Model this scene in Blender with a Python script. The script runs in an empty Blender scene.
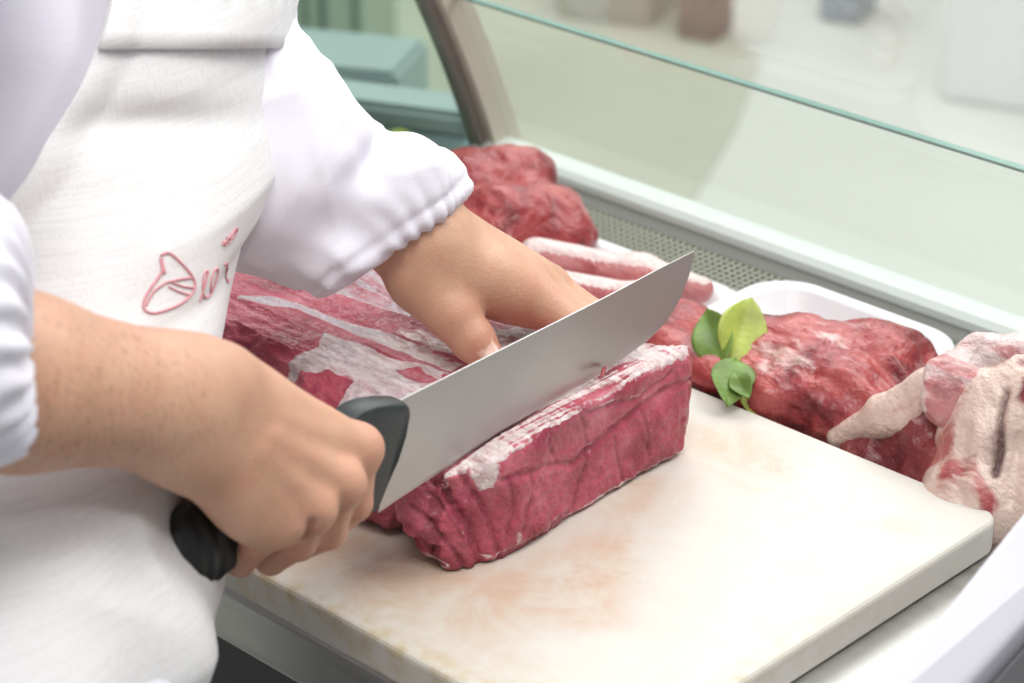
import bpy, bmesh, math, random
import numpy as np
from math import radians, sin, cos, pi, atan, sqrt
from mathutils import Vector, Matrix
from mathutils.bvhtree import BVHTree

rng = np.random.default_rng(7); random.seed(7)
COL = bpy.context.scene.collection

# ------------------------------------------------------------------ camera and survey helpers
FPX = 2529.0; PITCH = atan(1235 / 2529.0); AZ = radians(43.8); EYE = 1.61
_fh = np.array([-sin(AZ), cos(AZ), 0.0]); RT = np.array([cos(AZ), sin(AZ), 0.0]); ZU = np.array([0, 0, 1.0])
FW = _fh * cos(PITCH) - ZU * sin(PITCH); UP = _fh * sin(PITCH) + ZU * cos(PITCH)
CC = np.array([0, 0, EYE])
def ray(x, y):
    d = FW * FPX + RT * (x - 512) + UP * (341.5 - y); return d / np.linalg.norm(d)
def onz(x, y, z): d = ray(x, y); return CC + d * (z - EYE) / d[2]
def onx(x, y, X): d = ray(x, y); return CC + d * X / d[0]
def ony(x, y, Y): d = ray(x, y); return CC + d * Y / d[1]
def at(x, y, D): d = ray(x, y); return CC + d * D / d.dot(FW)
def proj(p):
    v = np.asarray(p, float) - CC; k = FPX / (v @ FW); return 512 + (v @ RT) * k, 341.5 - (v @ UP) * k

# ------------------------------------------------------------------ noise
_L = rng.random((32, 32, 32)).astype(np.float32)
def vnoise(P):
    P = np.asarray(P, np.float32); i = np.floor(P).astype(np.int64); f = P - i; f = f * f * (3 - 2 * f); i &= 31; j = (i + 1) & 31
    x0, y0, z0 = i[..., 0], i[..., 1], i[..., 2]; x1, y1, z1 = j[..., 0], j[..., 1], j[..., 2]
    fx, fy, fz = f[..., 0], f[..., 1], f[..., 2]
    def l(a, b, t): return a + (b - a) * t
    return l(l(l(_L[x0, y0, z0], _L[x1, y0, z0], fx), l(_L[x0, y1, z0], _L[x1, y1, z0], fx), fy),
             l(l(_L[x0, y0, z1], _L[x1, y0, z1], fx), l(_L[x0, y1, z1], _L[x1, y1, z1], fx), fy), fz) * 2 - 1
def fbm(P, o=4):
    P = np.asarray(P, np.float32); s = 0; a = 1; t = 0
    for k in range(o):
        s = s + a * vnoise(P * (2.03 ** k) + 11.3 * k); t += a; a *= .5
    return s / t
def ridge(P, o=3):
    P = np.asarray(P, np.float32); s = 0; a = 1; t = 0
    for k in range(o):
        s = s + a * (1 - 2 * np.abs(vnoise(P * (2.1 ** k) + 7.7 * k))); t += a; a *= .5
    return s / t
def sst(a, b, x): t = np.clip((x - a) / (b - a), 0, 1); return t * t * (3 - 2 * t)

# ------------------------------------------------------------------ object helpers
def tag(o, label=None, cat=None, group=None, kind=None):
    if label: o['label'] = label
    if cat: o['category'] = cat
    if group: o['group'] = group
    if kind: o['kind'] = kind
    return o
def empty(name, loc, label=None, cat=None, group=None):
    o = bpy.data.objects.new(name, None); COL.objects.link(o); o.location = loc; o.empty_display_size = .05
    return tag(o, label, cat, group)
def mesh_obj(name, V, F, mats, parent=None, smooth=True, attr=None):
    me = bpy.data.meshes.new(name)
    if isinstance(F, np.ndarray) and F.ndim == 2:
        n = F.shape[1]; me.vertices.add(len(V)); me.vertices.foreach_set('co', np.asarray(V, np.float32).ravel())
        me.loops.add(F.size); me.loops.foreach_set('vertex_index', F.astype(np.int32).ravel())
        me.polygons.add(len(F)); me.polygons.foreach_set('loop_start', np.arange(0, F.size, n, dtype=np.int32))
        me.update(calc_edges=True)
    else:
        me.from_pydata([tuple(map(float, v)) for v in V], [], [tuple(map(int, f)) for f in F])
    me.validate(); me.update()
    if not isinstance(mats, (list, tuple)): mats = [mats]
    for m in mats: me.materials.append(m)
    me.polygons.foreach_set('use_smooth', [bool(smooth)] * len(me.polygons))
    if attr:
        for k, a in attr.items():
            A = me.attributes.new(k, 'FLOAT', 'POINT'); A.data.foreach_set('value', np.asarray(a, np.float32))
    o = bpy.data.objects.new(name, me); COL.objects.link(o)
    if parent is not None:
        o.parent = parent; o.matrix_parent_inverse = Matrix.Translation(-Vector(parent.location))
        # keep world-space vertices; parent empties are never rotated
    return o
def from_bm(name, bm, mats, parent=None, smooth=False):
    me = bpy.data.meshes.new(name); bm.to_mesh(me); bm.free()
    if not isinstance(mats, (list, tuple)): mats = [mats]
    for m in mats: me.materials.append(m)
    if smooth: me.polygons.foreach_set('use_smooth', [True] * len(me.polygons))
    o = bpy.data.objects.new(name, me); COL.objects.link(o)
    if parent is not None:
        o.parent = parent; o.matrix_parent_inverse = Matrix.Translation(-Vector(parent.location))
    return o
def add_box(bm, lo, hi, bev=0.0, seg=2):
    r = bmesh.ops.create_cube(bm, size=1.0); vs = r['verts']
    for v in vs:
        v.co = Vector([(lo[i] + hi[i]) / 2 + v.co[i] * (hi[i] - lo[i]) for i in range(3)])
    if bev > 0:
        es = list({e for v in vs for e in v.link_edges})
        bmesh.ops.bevel(bm, geom=es, offset=bev, segments=seg, affect='EDGES', profile=.5)
def box(name, lo, hi, mat, parent=None, bev=0.0, seg=2, smooth=False):
    bm = bmesh.new(); add_box(bm, lo, hi, bev, seg); return from_bm(name, bm, mat, parent, smooth)
def tube(name, pts, r, mat, parent=None, n=8, closed=False):
    pts = [Vector(p) for p in pts]; V = []; F = []; m = len(pts); up = None
    for i, p in enumerate(pts):
        a = pts[(i - 1) % m if closed else max(i - 1, 0)]; b = pts[(i + 1) % m if closed else min(i + 1, m - 1)]
        t = (b - a).normalized()
        if up is None: up = t.orthogonal().normalized()
        up = (up - t * up.dot(t)).normalized(); w = t.cross(up); rr = r[i] if hasattr(r, '__len__') else r
        for k in range(n):
            an = 2 * pi * k / n; V.append(p + up * (cos(an) * rr) + w * (sin(an) * rr))
    for i in range(m if closed else m - 1):
        for k in range(n):
            F.append((i * n + k, i * n + (k + 1) % n, ((i + 1) % m) * n + (k + 1) % n, ((i + 1) % m) * n + k))
    if not closed:
        F.append(tuple(reversed(range(n)))); F.append(tuple((m - 1) * n + k for k in range(n)))
    return mesh_obj(name, V, F, mat, parent)

# ------------------------------------------------------------------ implicit surfaces
def smin(a, b, k):
    if k <= 0: return np.minimum(a, b)
    h = np.maximum(k - np.abs(a - b), 0) / k
    return np.minimum(a, b) - h * h * k * .25
class Vol:
    def __init__(s, lo, hi, h):
        s.lo = np.array(lo, float); s.h = h; s.n = np.ceil((np.array(hi, float) - s.lo) / h).astype(int) + 1
        s.ax = [(s.lo[i] + h * np.arange(s.n[i])).astype(np.float32) for i in range(3)]
        s.d = np.full(tuple(s.n), 1.0, np.float32)
    def sl(s, lo, hi):
        a = np.clip(np.floor((np.array(lo) - s.lo) / s.h).astype(int), 0, s.n); b = np.clip(np.ceil((np.array(hi) - s.lo) / s.h).astype(int) + 1, 0, s.n)
        if np.any(b <= a): return None
        S = tuple(slice(a[i], b[i]) for i in range(3))
        X = s.ax[0][S[0]][:, None, None]; Y = s.ax[1][S[1]][None, :, None]; Z = s.ax[2][S[2]][None, None, :]
        return S, X, Y, Z
    def comb(s, S, d, k, op):
        if op > 0: s.d[S] = smin(s.d[S], d, k)
        else: s.d[S] = -smin(-s.d[S], d, k)
    def cap(s, a, b, ra, rb, k=0.0, op=1):
        a = np.array(a, float); b = np.array(b, float); m = max(ra, rb) + k + 3 * s.h + .004
        q = s.sl(np.minimum(a, b) - m, np.maximum(a, b) + m)
        if q is None: return
        S, X, Y, Z = q; e = b - a; L = max(float(e @ e), 1e-12)
        t = np.clip(((X - a[0]) * e[0] + (Y - a[1]) * e[1] + (Z - a[2]) * e[2]) / L, 0, 1)
        d = np.sqrt((X - a[0] - t * e[0]) ** 2 + (Y - a[1] - t * e[1]) ** 2 + (Z - a[2] - t * e[2]) ** 2) - (ra + (rb - ra) * t)
        s.comb(S, d, k, op)
    def ell(s, c, r, R=None, k=0.0, op=1):
        c = np.array(c, float); r = np.array(r, float); R = np.eye(3) if R is None else np.array(R, float)   # rows of R are the axes
        m = r.max() + k + 3 * s.h + .004; q = s.sl(c - m, c + m)
        if q is None: return
        S, X, Y, Z = q
        u = [((X - c[0]) * R[i, 0] + (Y - c[1]) * R[i, 1] + (Z - c[2]) * R[i, 2]) / r[i] for i in range(3)]
        k0 = np.sqrt(u[0] ** 2 + u[1] ** 2 + u[2] ** 2); k1 = np.sqrt((u[0] / r[0]) ** 2 + (u[1] / r[1]) ** 2 + (u[2] / r[2]) ** 2) + 1e-6
        s.comb(S, k0 * (k0 - 1) / k1, k, op)
    def chain(s, P, R, k=0.0, kj=0.004):
        """a tapered chain of capsules: k blends it into what is there, kj its own joints"""
        for i in range(len(P) - 1): s.cap(P[i], P[i + 1], R[i], R[i + 1], k if i == 0 else max(kj, 0))
    def cutplane(s, p, n, k=0.0):
        """keep the side the normal points away from"""
        n = np.array(n, float); n /= np.linalg.norm(n)
        X = s.ax[0][:, None, None]; Y = s.ax[1][None, :, None]; Z = s.ax[2][None, None, :]
        d = (X - p[0]) * n[0] + (Y - p[1]) * n[1] + (Z - p[2]) * n[2]
        s.d = -smin(-s.d, -d.astype(np.float32), k)
    def mesh(s, border=True):
        d = s.d.copy()
        if border:
            for ax in range(3):
                for e in (0, -1):
                    ix = [slice(None)] * 3; ix[ax] = e; d[tuple(ix)] = np.maximum(d[tuple(ix)], s.h * .5)
        ins = d < 0
        c = [ins[i:ins.shape[0] - 1 + i, j:ins.shape[1] - 1 + j, k:ins.shape[2] - 1 + k] for i in (0, 1) for j in (0, 1) for k in (0, 1)]
        cnt = sum(x.astype(np.int8) for x in c); act = (cnt > 0) & (cnt < 8)
        I = np.argwhere(act); idx = np.full(act.shape, -1, np.int64); idx[act] = np.arange(len(I))
        acc = np.zeros((len(I), 3)); w = np.zeros(len(I))
        corners = [np.array((i, j, k)) for i in (0, 1) for j in (0, 1) for k in (0, 1)]
        for a in corners:
            for ax in range(3):
                if a[ax] == 1: continue
                b = a.copy(); b[ax] = 1
                da = d[tuple((I + a).T)]; db = d[tuple((I + b).T)]; cr = (da < 0) != (db < 0)
                t = np.where(cr, da / np.where(cr, da - db, 1), 0)
                p = np.tile(a.astype(float), (len(I), 1)); p[:, ax] = t
                acc[cr] += p[cr]; w[cr] += 1
        V = (I + acc / np.maximum(w, 1)[:, None]) * s.h + s.lo
        Q = []
        for ax in range(3):
            u, v = [(1, 2), (2, 0), (0, 1)][ax]
            A = np.argwhere(np.diff(ins, axis=ax))
            sg = ins[tuple(A.T)]
            ok = (A[:, u] > 0) & (A[:, v] > 0) & (A[:, u] < act.shape[u]) & (A[:, v] < act.shape[v]); A = A[ok]; sg = sg[ok]
            eu = np.zeros(3, int); eu[u] = 1; ev = np.zeros(3, int); ev[v] = 1
            q = np.stack([idx[tuple((A - eu - ev).T)], idx[tuple((A - ev).T)], idx[tuple(A.T)], idx[tuple((A - eu).T)]], 1)
            q[~sg] = q[~sg][:, ::-1]; Q.append(q)
        return V, np.concatenate(Q)
def vnormals(V, F):
    n = np.cross(V[F[:, 2]] - V[F[:, 0]], V[F[:, 3]] - V[F[:, 1]]) if F.shape[1] == 4 else np.cross(V[F[:, 1]] - V[F[:, 0]], V[F[:, 2]] - V[F[:, 0]])
    N = np.zeros_like(V)
    for i in range(F.shape[1]): np.add.at(N, F[:, i], n)
    return N / (np.linalg.norm(N, axis=1, keepdims=True) + 1e-12)
def relax(V, F, it=1, lam=.5):
    E = np.concatenate([F[:, [i, (i + 1) % F.shape[1]]] for i in range(F.shape[1])])
    for _ in range(it):
        for l in (lam, -lam * .96):
            S = np.zeros_like(V); c = np.zeros(len(V))
            np.add.at(S, E[:, 0], V[E[:, 1]]); np.add.at(c, E[:, 0], 1); np.add.at(S, E[:, 1], V[E[:, 0]]); np.add.at(c, E[:, 1], 1)
            V = V + l * (S / np.maximum(c, 1)[:, None] - V)
    return V

# ------------------------------------------------------------------ materials
def newmat(name, color=(.8, .8, .8), rough=.5, metal=0.0, **kw):
    m = bpy.data.materials.new(name); m.use_nodes = True; nt = m.node_tree; b = nt.nodes['Principled BSDF']
    b.inputs['Base Color'].default_value = (*color, 1); b.inputs['Roughness'].default_value = rough; b.inputs['Metallic'].default_value = metal
    for k, v in kw.items(): b.inputs[k.replace('_', ' ')].default_value = v
    return m, nt, b
class NB:
    """small node builder"""
    def __init__(s, nt): s.nt = nt; s.co = None
    def n(s, t, **kw):
        o = s.nt.nodes.new(t)
        for k, v in kw.items():
            if hasattr(o, k): setattr(o, k, v)
        return o
    def link(s, a, b): s.nt.links.new(a, b)
    def coord(s, scale=(1, 1, 1), rot=(0, 0, 0)):
        if s.co is None: s.co = s.n('ShaderNodeTexCoord').outputs['Object']
        mp = s.n('ShaderNodeMapping'); mp.inputs['Scale'].default_value = scale; mp.inputs['Rotation'].default_value = rot
        s.link(s.co, mp.inputs['Vector']); return mp.outputs['Vector']
    def noise(s, scale, detail=4, rough=.5, vec=None, dist=0.0):
        o = s.n('ShaderNodeTexNoise'); o.inputs['Scale'].default_value = scale; o.inputs['Detail'].default_value = detail
        o.inputs['Roughness'].default_value = rough; o.inputs['Distortion'].default_value = dist
        s.link(vec if vec is not None else s.coord(), o.inputs['Vector']); return o.outputs['Fac']
    def vor(s, scale, vec=None, feature='F1', out='Distance'):
        o = s.n('ShaderNodeTexVoronoi'); o.feature = feature; o.inputs['Scale'].default_value = scale
        s.link(vec if vec is not None else s.coord(), o.inputs['Vector']); return o.outputs[out]
    def ramp(s, fac, stops):
        o = s.n('ShaderNodeValToRGB'); e = o.color_ramp.elements
        while len(e) < len(stops): e.new(.5)
        for i, (p, c) in enumerate(stops):
            e[i].position = p; e[i].color = (*c, 1) if hasattr(c, '__len__') else (c, c, c, 1)
        s.link(fac, o.inputs['Fac']); return o.outputs['Color']
    def mix(s, f, a, b, mode='MIX'):
        o = s.n('ShaderNodeMix'); o.data_type = 'RGBA'; o.blend_type = mode
        for v, i in ((f, 0), (a, 6), (b, 7)):
            if hasattr(v, 'is_output'): s.link(v, o.inputs[i])
            elif i == 0: o.inputs[0].default_value = v
            else: o.inputs[i].default_value = (*v, 1)
        return o.outputs[2]
    def math(s, op, a, b=0.0, clamp=False):
        o = s.n('ShaderNodeMath'); o.operation = op; o.use_clamp = clamp
        for v, i in ((a, 0), (b, 1)):
            if hasattr(v, 'is_output'): s.link(v, o.inputs[i])
            else: o.inputs[i].default_value = v
        return o.outputs[0]
    def attr(s, name):
        o = s.n('ShaderNodeAttribute'); o.attribute_name = name; return o.outputs['Fac']
    def bump(s, h, dist=.001, strength=1.0, prev=None):
        o = s.n('ShaderNodeBump'); o.inputs['Distance'].default_value = dist; o.inputs['Strength'].default_value = strength
        s.link(h, o.inputs['Height'])
        if prev is not None: s.link(prev, o.inputs['Normal'])
        return o.outputs['Normal']
M = {}
def simple(name, color, rough=.5, metal=0.0, var=.06, nscale=30, bump=0.0, bscale=200, **kw):
    m, nt, b = newmat(name, color, rough, metal, **kw); N = NB(nt)
    f = N.noise(nscale, 4)
    c0 = tuple(max(0, c * (1 - var)) for c in color); c1 = tuple(min(1, c * (1 + var)) for c in color)
    N.link(N.ramp(f, [(.3, c0), (.7, c1)]), b.inputs['Base Color'])
    if bump > 0: N.link(N.bump(N.noise(bscale, 3), bump), b.inputs['Normal'])
    M[name] = m; return m

def mat_skin():
    m, nt, b = newmat('skin', (.62, .36, .25), .48); N = NB(nt)
    big = N.noise(18, 3); blot = N.noise(70, 4, .6)
    c = N.ramp(big, [(.3, (.54, .30, .20)), (.55, (.64, .375, .25)), (.75, (.70, .43, .295))])
    c = N.mix(N.math('MULTIPLY', N.ramp(blot, [(.45, 0.0), (.75, 1.0)]), .35), c, (.58, .24, .17))
    red = N.attr('red')
    c = N.mix(N.math('MULTIPLY', red, .5), c, (.62, .20, .15))
    hair = N.attr('hair')
    hv = N.noise(1.0, 2, .5, N.coord((220, 900, 220), (0, 0, .35)))
    hm = N.math('MULTIPLY', N.ramp(hv, [(.56, 0.0), (.66, 1.0)]), hair)
    c = N.mix(N.math('MULTIPLY', hm, .4), c, (.16, .085, .05))
    nail = N.attr('nail'); c = N.mix(nail, c, (.74, .48, .39))
    N.link(c, b.inputs['Base Color'])
    b.inputs['Subsurface Weight'].default_value = .25; b.inputs['Subsurface Radius'].default_value = (.012, .004, .002); b.inputs['Subsurface Scale'].default_value = .35
    h = N.math('ADD', N.math('MULTIPLY', N.vor(520), .5), N.noise(160, 5, .6))
    N.link(N.bump(h, .0005, .6), b.inputs['Normal'])
    N.link(N.math('SUBTRACT', .5, N.math('MULTIPLY', nail, .22)), b.inputs['Roughness'])
    return m
M['skin'] = mat_skin()

def mat_cloth(name, col, weave=900, wdist=.00035, tint=None, rough=.9, vis=.06):
    m, nt, b = newmat(name, col, rough); N = NB(nt)
    f = N.noise(9, 4); t = tint or tuple(c * .93 for c in col)
    c = N.ramp(f, [(.3, t), (.65, col)])
    w1 = N.noise(1.0, 2, .5, N.coord((weave, weave, weave * .03))); w2 = N.noise(1.0, 2, .5, N.coord((weave * .03, weave * .03, weave)))
    wv = N.math('ADD', w1, w2)
    c = N.mix(N.math('MULTIPLY', N.ramp(wv, [(.90, 1.0), (1.08, 0.0)]), vis), c, tuple(x * .72 for x in col))
    N.link(c, b.inputs['Base Color']); N.link(N.bump(wv, wdist), b.inputs['Normal'])
    b.inputs['Sheen Weight'].default_value = .15
    return m
M['apron'] = mat_cloth('apron linen', (.84, .84, .84), 900, .00015, (.79, .79, .80), vis=.28)
M['coat'] = mat_cloth('white cotton coat', (.86, .84, .92), 1500, .0001, (.84, .82, .91))
M['trouser'] = mat_cloth('grey trousers', (.30, .30, .33), 900, .0003)
simple('logo', (.72, .34, .38), .8, var=.12, nscale=300)

def mat_meat():
    m, nt, b = newmat('beef', (.4, .06, .08), .33); N = NB(nt)
    fat = N.attr('fat'); dark = N.attr('dark'); lil = N.attr('lilac')
    st = N.noise(1.0, 5, .62, N.coord((38, 150, 150)), 1.2)
    fine = N.noise(1.0, 4, .6, N.coord((160, 520, 520)))
    reg = N.noise(26, 4, .55)
    red = N.ramp(reg, [(.3, (.28, .03, .052)), (.5, (.50, .09, .135)), (.72, (.66, .20, .25))])
    red = N.mix(N.math('MULTIPLY', N.ramp(fine, [(.5, 0.0), (.72, 1.0)]), .35), red, (.56, .19, .21))
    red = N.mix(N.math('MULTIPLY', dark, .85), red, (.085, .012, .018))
    mar = N.math('MULTIPLY', N.ramp(N.noise(1.0, 3, .5, N.coord((90, 260, 260)), 2.0), [(.66, 0.0), (.74, 1.0)]), .45)
    red = N.mix(mar, red, (.66, .34, .34))
    fm = N.math('ADD', fat, N.math('MULTIPLY', N.math('SUBTRACT', st, .5), .9))
    fm = N.ramp(fm, [(.40, 0.0), (.58, 1.0)])
    fc = N.ramp(N.noise(1.0, 4, .6, N.coord((60, 240, 240))), [(.3, (.50, .30, .32)), (.5, (.70, .57, .57)), (.7, (.84, .76, .74))])
    fc = N.mix(N.math('MULTIPLY', lil, .8), fc, (.46, .39, .46))
    c = N.mix(fm, red, fc); N.link(c, b.inputs['Base Color'])
    b.inputs['Subsurface Weight'].default_value = .12; b.inputs['Subsurface Radius'].default_value = (.01, .003, .003); b.inputs['Subsurface Scale'].default_value = .3
    b.inputs['Coat Weight'].default_value = .30; b.inputs['Coat Roughness'].default_value = .10; b.inputs['Specular IOR Level'].default_value = .2
    h = N.math('ADD', N.math('MULTIPLY', fine, .5), N.math('ADD', st, N.math('ADD', N.noise(420, 3), N.math('MULTIPLY', N.noise(150, 2), 1.6))))
    N.link(N.bump(h, .0011, .8), b.inputs['Normal'])
    N.link(N.ramp(N.noise(120, 3), [(.35, .26), (.7, .5)]), b.inputs['Roughness'])
    return m
M['beef'] = mat_meat()
def mat_lump(name, reds, fatc, lo=.52, hi=.66, sc=(25, 70, 70), scale=1.0, rough=.35):
    m, nt, b = newmat(name, reds[1], rough); N = NB(nt)
    reg = N.noise(30 * scale, 4, .6, None, .6)
    red = N.ramp(reg, [(.3, reds[0]), (.5, reds[1]), (.7, reds[2])])
    st = N.noise(1.0, 5, .6, N.coord(tuple(x * scale for x in sc)), 1.5)
    fm = N.math('ADD', N.math('SUBTRACT', N.attr('fat'), .5), st)
    c = N.mix(N.ramp(fm, [(lo, 0.0), (hi, 1.0)]), red, fatc)
    c = N.mix(N.math('MULTIPLY', N.attr('dark'), .85), c, (.07, .012, .016))
    N.link(c, b.inputs['Base Color']); b.inputs['Coat Weight'].default_value = .3; b.inputs['Coat Roughness'].default_value = .2
    N.link(N.bump(N.math('ADD', st, N.noise(260, 3)), .0015), b.inputs['Normal'])
    return m
M['lump'] = mat_lump('minced trim red', ((.13, .012, .015), (.36, .045, .05), (.52, .12, .11)), (.74, .50, .47), .50, .70)
M['strip'] = mat_lump('pale pork strip', ((.45, .12, .13), (.58, .22, .22), (.66, .34, .33)), (.78, .62, .60), .50, .66, (6, 60, 60))
M['bone'] = mat_lump('carcass joint', ((.17, .02, .03), (.40, .08, .08), (.55, .2, .18)), (.76, .58, .50), .42, .60, (20, 50, 12))

def mat_board():
    m, nt, b = newmat('polyethylene board', (.85, .82, .74), .42); N = NB(nt)
    st = N.attr('stain'); ed = N.attr('edge')
    base = N.ramp(N.noise(7, 4), [(.3, (.64, .615, .56)), (.7, (.68, .665, .62))])
    v = N.math('MULTIPLY', st, N.ramp(N.noise(24, 6, .68, None, .8), [(.38, 0.0), (.62, 1.0)]))
    c = N.mix(N.math('MULTIPLY', v, .85), base, (.58, .38, .27))
    soft = N.math('MULTIPLY', st, N.ramp(N.noise(9, 3), [(.3, .25), (.7, .8)]))
    c = N.mix(N.math('MULTIPLY', soft, .55), c, (.64, .52, .40))
    yl = N.math('MULTIPLY', ed, N.ramp(N.noise(90, 4), [(.42, .15), (.68, 1.0)]))
    c = N.mix(N.math('MULTIPLY', yl, .8), c, (.52, .40, .19))
    sp = N.ramp(N.vor(75), [(.02, 1.0), (.05, 0.0)]); gate = N.ramp(N.noise(40, 2), [(.56, 0.0), (.62, 1.0)])
    c = N.mix(N.math('MULTIPLY', N.math('MULTIPLY', sp, gate), .55), c, (.42, .33, .22))
    N.link(c, b.inputs['Base Color'])
    sc = N.noise(1.0, 3, .6, N.coord((700, 60, 60), (0, 0, .5))); sc2 = N.noise(1.0, 3, .6, N.coord((60, 700, 60), (0, 0, .9)))
    N.link(N.bump(N.math('ADD', sc, sc2), .0003, .7), b.inputs['Normal'])
    N.link(N.ramp(N.noise(15, 4), [(.3, .32), (.7, .5)]), b.inputs['Roughness'])
    b.inputs['Subsurface Weight'].default_value = .1; b.inputs['Subsurface Radius'].default_value = (.01, .009, .006); b.inputs['Subsurface Scale'].default_value = .5
    return m
M['board'] = mat_board()
def mat_steel(name, col, rough, sx=(8, 400, 400), dist=.0001):
    m, nt, b = newmat(name, col, rough, 1.0); N = NB(nt)
    s = N.noise(1.0, 4, .6, N.coord(sx))
    N.link(N.ramp(s, [(.3, rough * .8), (.7, rough * 1.25)]), b.inputs['Roughness'])
    N.link(N.bump(s, dist), b.inputs['Normal'])
    N.link(N.ramp(N.noise(6, 4), [(.3, tuple(c * .92 for c in col)), (.7, col)]), b.inputs['Base Color'])
    return m
M['steel'] = mat_steel('counter steel', (.56, .55, .53), .38)
M['blade'] = mat_steel('blade steel', (.52, .51, .505), .46, (500, 9, 9), .00004)
M['rail'] = mat_steel('white rail', (.80, .82, .82), .3)
simple('handle', (.012, .013, .014), .45, var=.2, nscale=60, bump=.0002, bscale=900)
simple('bolster', (.034, .043, .044), .42, var=.1, nscale=60, bump=.0001, bscale=900)  # same material as the grip, its brighter lighting put into the colour
simple('tray', (.83, .83, .86), .35, var=.02, bump=.0002, bscale=300)
simple('deck', (.62, .62, .66), .5, var=.04)
simple('grilledark', (.04, .04, .04), .7)
simple('floor', (.66, .67, .62), .35, var=.05, nscale=1.2)
simple('wall', (.80, .79, .76), .8, var=.03, nscale=2)
simple('pillar', (.90, .90, .90), .6, var=.02, nscale=2)
simple('plinth', (.44, .53, .58), .5, var=.06, nscale=5)
simple('plinthtop', (.30, .36, .37), .4, var=.05, nscale=5)
simple('upright', (.62, .56, .47), .35, var=.05, nscale=8)
simple('updark', (.22, .19, .17), .5)
simple('scale', (.66, .65, .72), .5, var=.02, nscale=10)
simple('scaledark', (.02, .02, .025), .4)
simple('leaf', (.40, .48, .09), .45, var=.25, nscale=60, bump=.0006, bscale=120, Transmission_Weight=0.0)
simple('leafdark', (.14, .24, .04), .45, var=.25, nscale=60, bump=.0006, bscale=120)
simple('stem', (.12, .12, .04), .6)
simple('beige', (.50, .50, .41), .5, var=.04, nscale=3)
simple('brownbox', (.36, .29, .24), .7, var=.2, nscale=8)
simple('greybox', (.50, .48, .41), .7, var=.1, nscale=8)
simple('sole', (.03, .03, .03), .6)
def mat_glass(name, tint, alpha_rough=0.0):
    m = bpy.data.materials.new(name); m.use_nodes = True; nt = m.node_tree; nt.nodes.clear(); N = NB(nt)
    out = N.n('ShaderNodeOutputMaterial'); tr = N.n('ShaderNodeBsdfTransparent'); gl = N.n('ShaderNodeBsdfGlossy'); mx = N.n('ShaderNodeMixShader')
    tr.inputs['Color'].default_value = (*tint, 1); gl.inputs['Roughness'].default_value = .02
    fr = N.n('ShaderNodeFresnel'); fr.inputs['IOR'].default_value = 1.45
    ge = N.n('ShaderNodeNewGeometry'); N.link(N.math('MULTIPLY', fr.outputs[0], N.math('SUBTRACT', 1.0, ge.outputs['Backfacing'])), mx.inputs[0]); N.link(tr.outputs[0], mx.inputs[1]); N.link(gl.outputs[0], mx.inputs[2]); N.link(mx.outputs[0], out.inputs[0])
    return m
M['glass'] = mat_glass('clear glass', (.955, .985, .965))
M['endglass'] = mat_glass('green end glass', (.86, .95, .90))
simple('glassedge', (.27, .42, .37), .15, var=.06, nscale=10)

simple('steelgrille', (.10, .095, .085), .5, .0, var=.05)
simple('railwhite', (.60, .64, .62), .35, var=.02)
M['glass2'] = mat_glass('clear upper glass', (.975, .99, .985))
simple('greenpanel', (.40, .46, .38), .3, var=.05)
simple('greendark', (.13, .18, .16), .4)
simple('bluebox', (.38, .42, .46), .6)


simple('grillemetal', (.24, .24, .19), .5, .0, var=.05)
# ------------------------------------------------------------------ torso profile: the man faces RT, his right side is towards the camera
FACE = RT; SIDE = _fh * -1                    # SIDE = his right
#        px   py    D     a(side) b(front)
TK = [(300, -340, 1.47, .175, .115), (297, -160, 1.45, .180, .120), (282, -40, 1.42, .178, .118), (270, 20, 1.41, .175, .116), (273, 80, 1.40, .172, .113), (282, 150, 1.385, .168, .110),
      (264, 200, 1.37, .165, .108), (240, 244, 1.35, .162, .106), (226, 330, 1.31, .160, .106), (204, 430, 1.26, .160, .108),
      (190, 490, 1.235, .160, .112), (201, 580, 1.215, .163, .116), (213, 650, 1.205, .165, .118), (214, 760, 1.20, .168, .12), (214, 1100, 1.20, .17, .12)]
_T = []
for px, py, D, a, b in TK:
    p = at(px, py, D); c = p - FACE * b
    # the outline point is where the surface turns away from the line of sight
    _T.append((p[2], c[0], c[1], a, b))
_T = np.array(sorted(_T))
def tprof(z):
    return [np.interp(z, _T[:, 0], _T[:, i]) for i in (1, 2, 3, 4)]
def tpoint(z, th, off=0.0):
    """th = 0 his front, +90 deg his right side (towards the camera)"""
    cx, cy, a, b = tprof(z); c, s = np.cos(th), np.sin(th)
    x = cx + FACE[0] * (b + off) * c + SIDE[0] * (a + off) * s
    y = cy + FACE[1] * (b + off) * c + SIDE[1] * (a + off) * s
    return np.stack([x, y, z + 0 * x], -1)

# ------------------------------------------------------------------ the butcher's skeleton
XK = -.84                                       # plane of the knife
person = empty('person', (*((tpoint(np.array(1.0), np.array(0.0)))[:2] * 0 + np.array([_T[0, 1], _T[0, 2]])), 0.0),
    'person in white coat and linen apron, one hand gripping the knife, other on the beef', 'person')
rw = onx(184, 404, -.832)                        # right wrist
rMCP = [onx(356, 449, -.815), onx(338, 484, -.803), onx(309, 508, -.801), onx(278, 521, -.807)]
rPIP = [onx(353, 503, -.815), onx(327, 530, -.812), onx(298, 540, -.812), onx(258, 541, -.818)]
hz = onx(300, 495, XK)[2]                        # height of the handle axis
rcuff = at(18, 382, 1.115); relb = at(-215, 345, 1.04); rsh = at(-130, -560, 1.27)
lw = onz(427, 238, 1.034); lelb = at(205, 95, 1.40); lsh = at(150, -330, 1.58)
nrm = lambda v: np.asarray(v) / np.linalg.norm(v)

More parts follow.
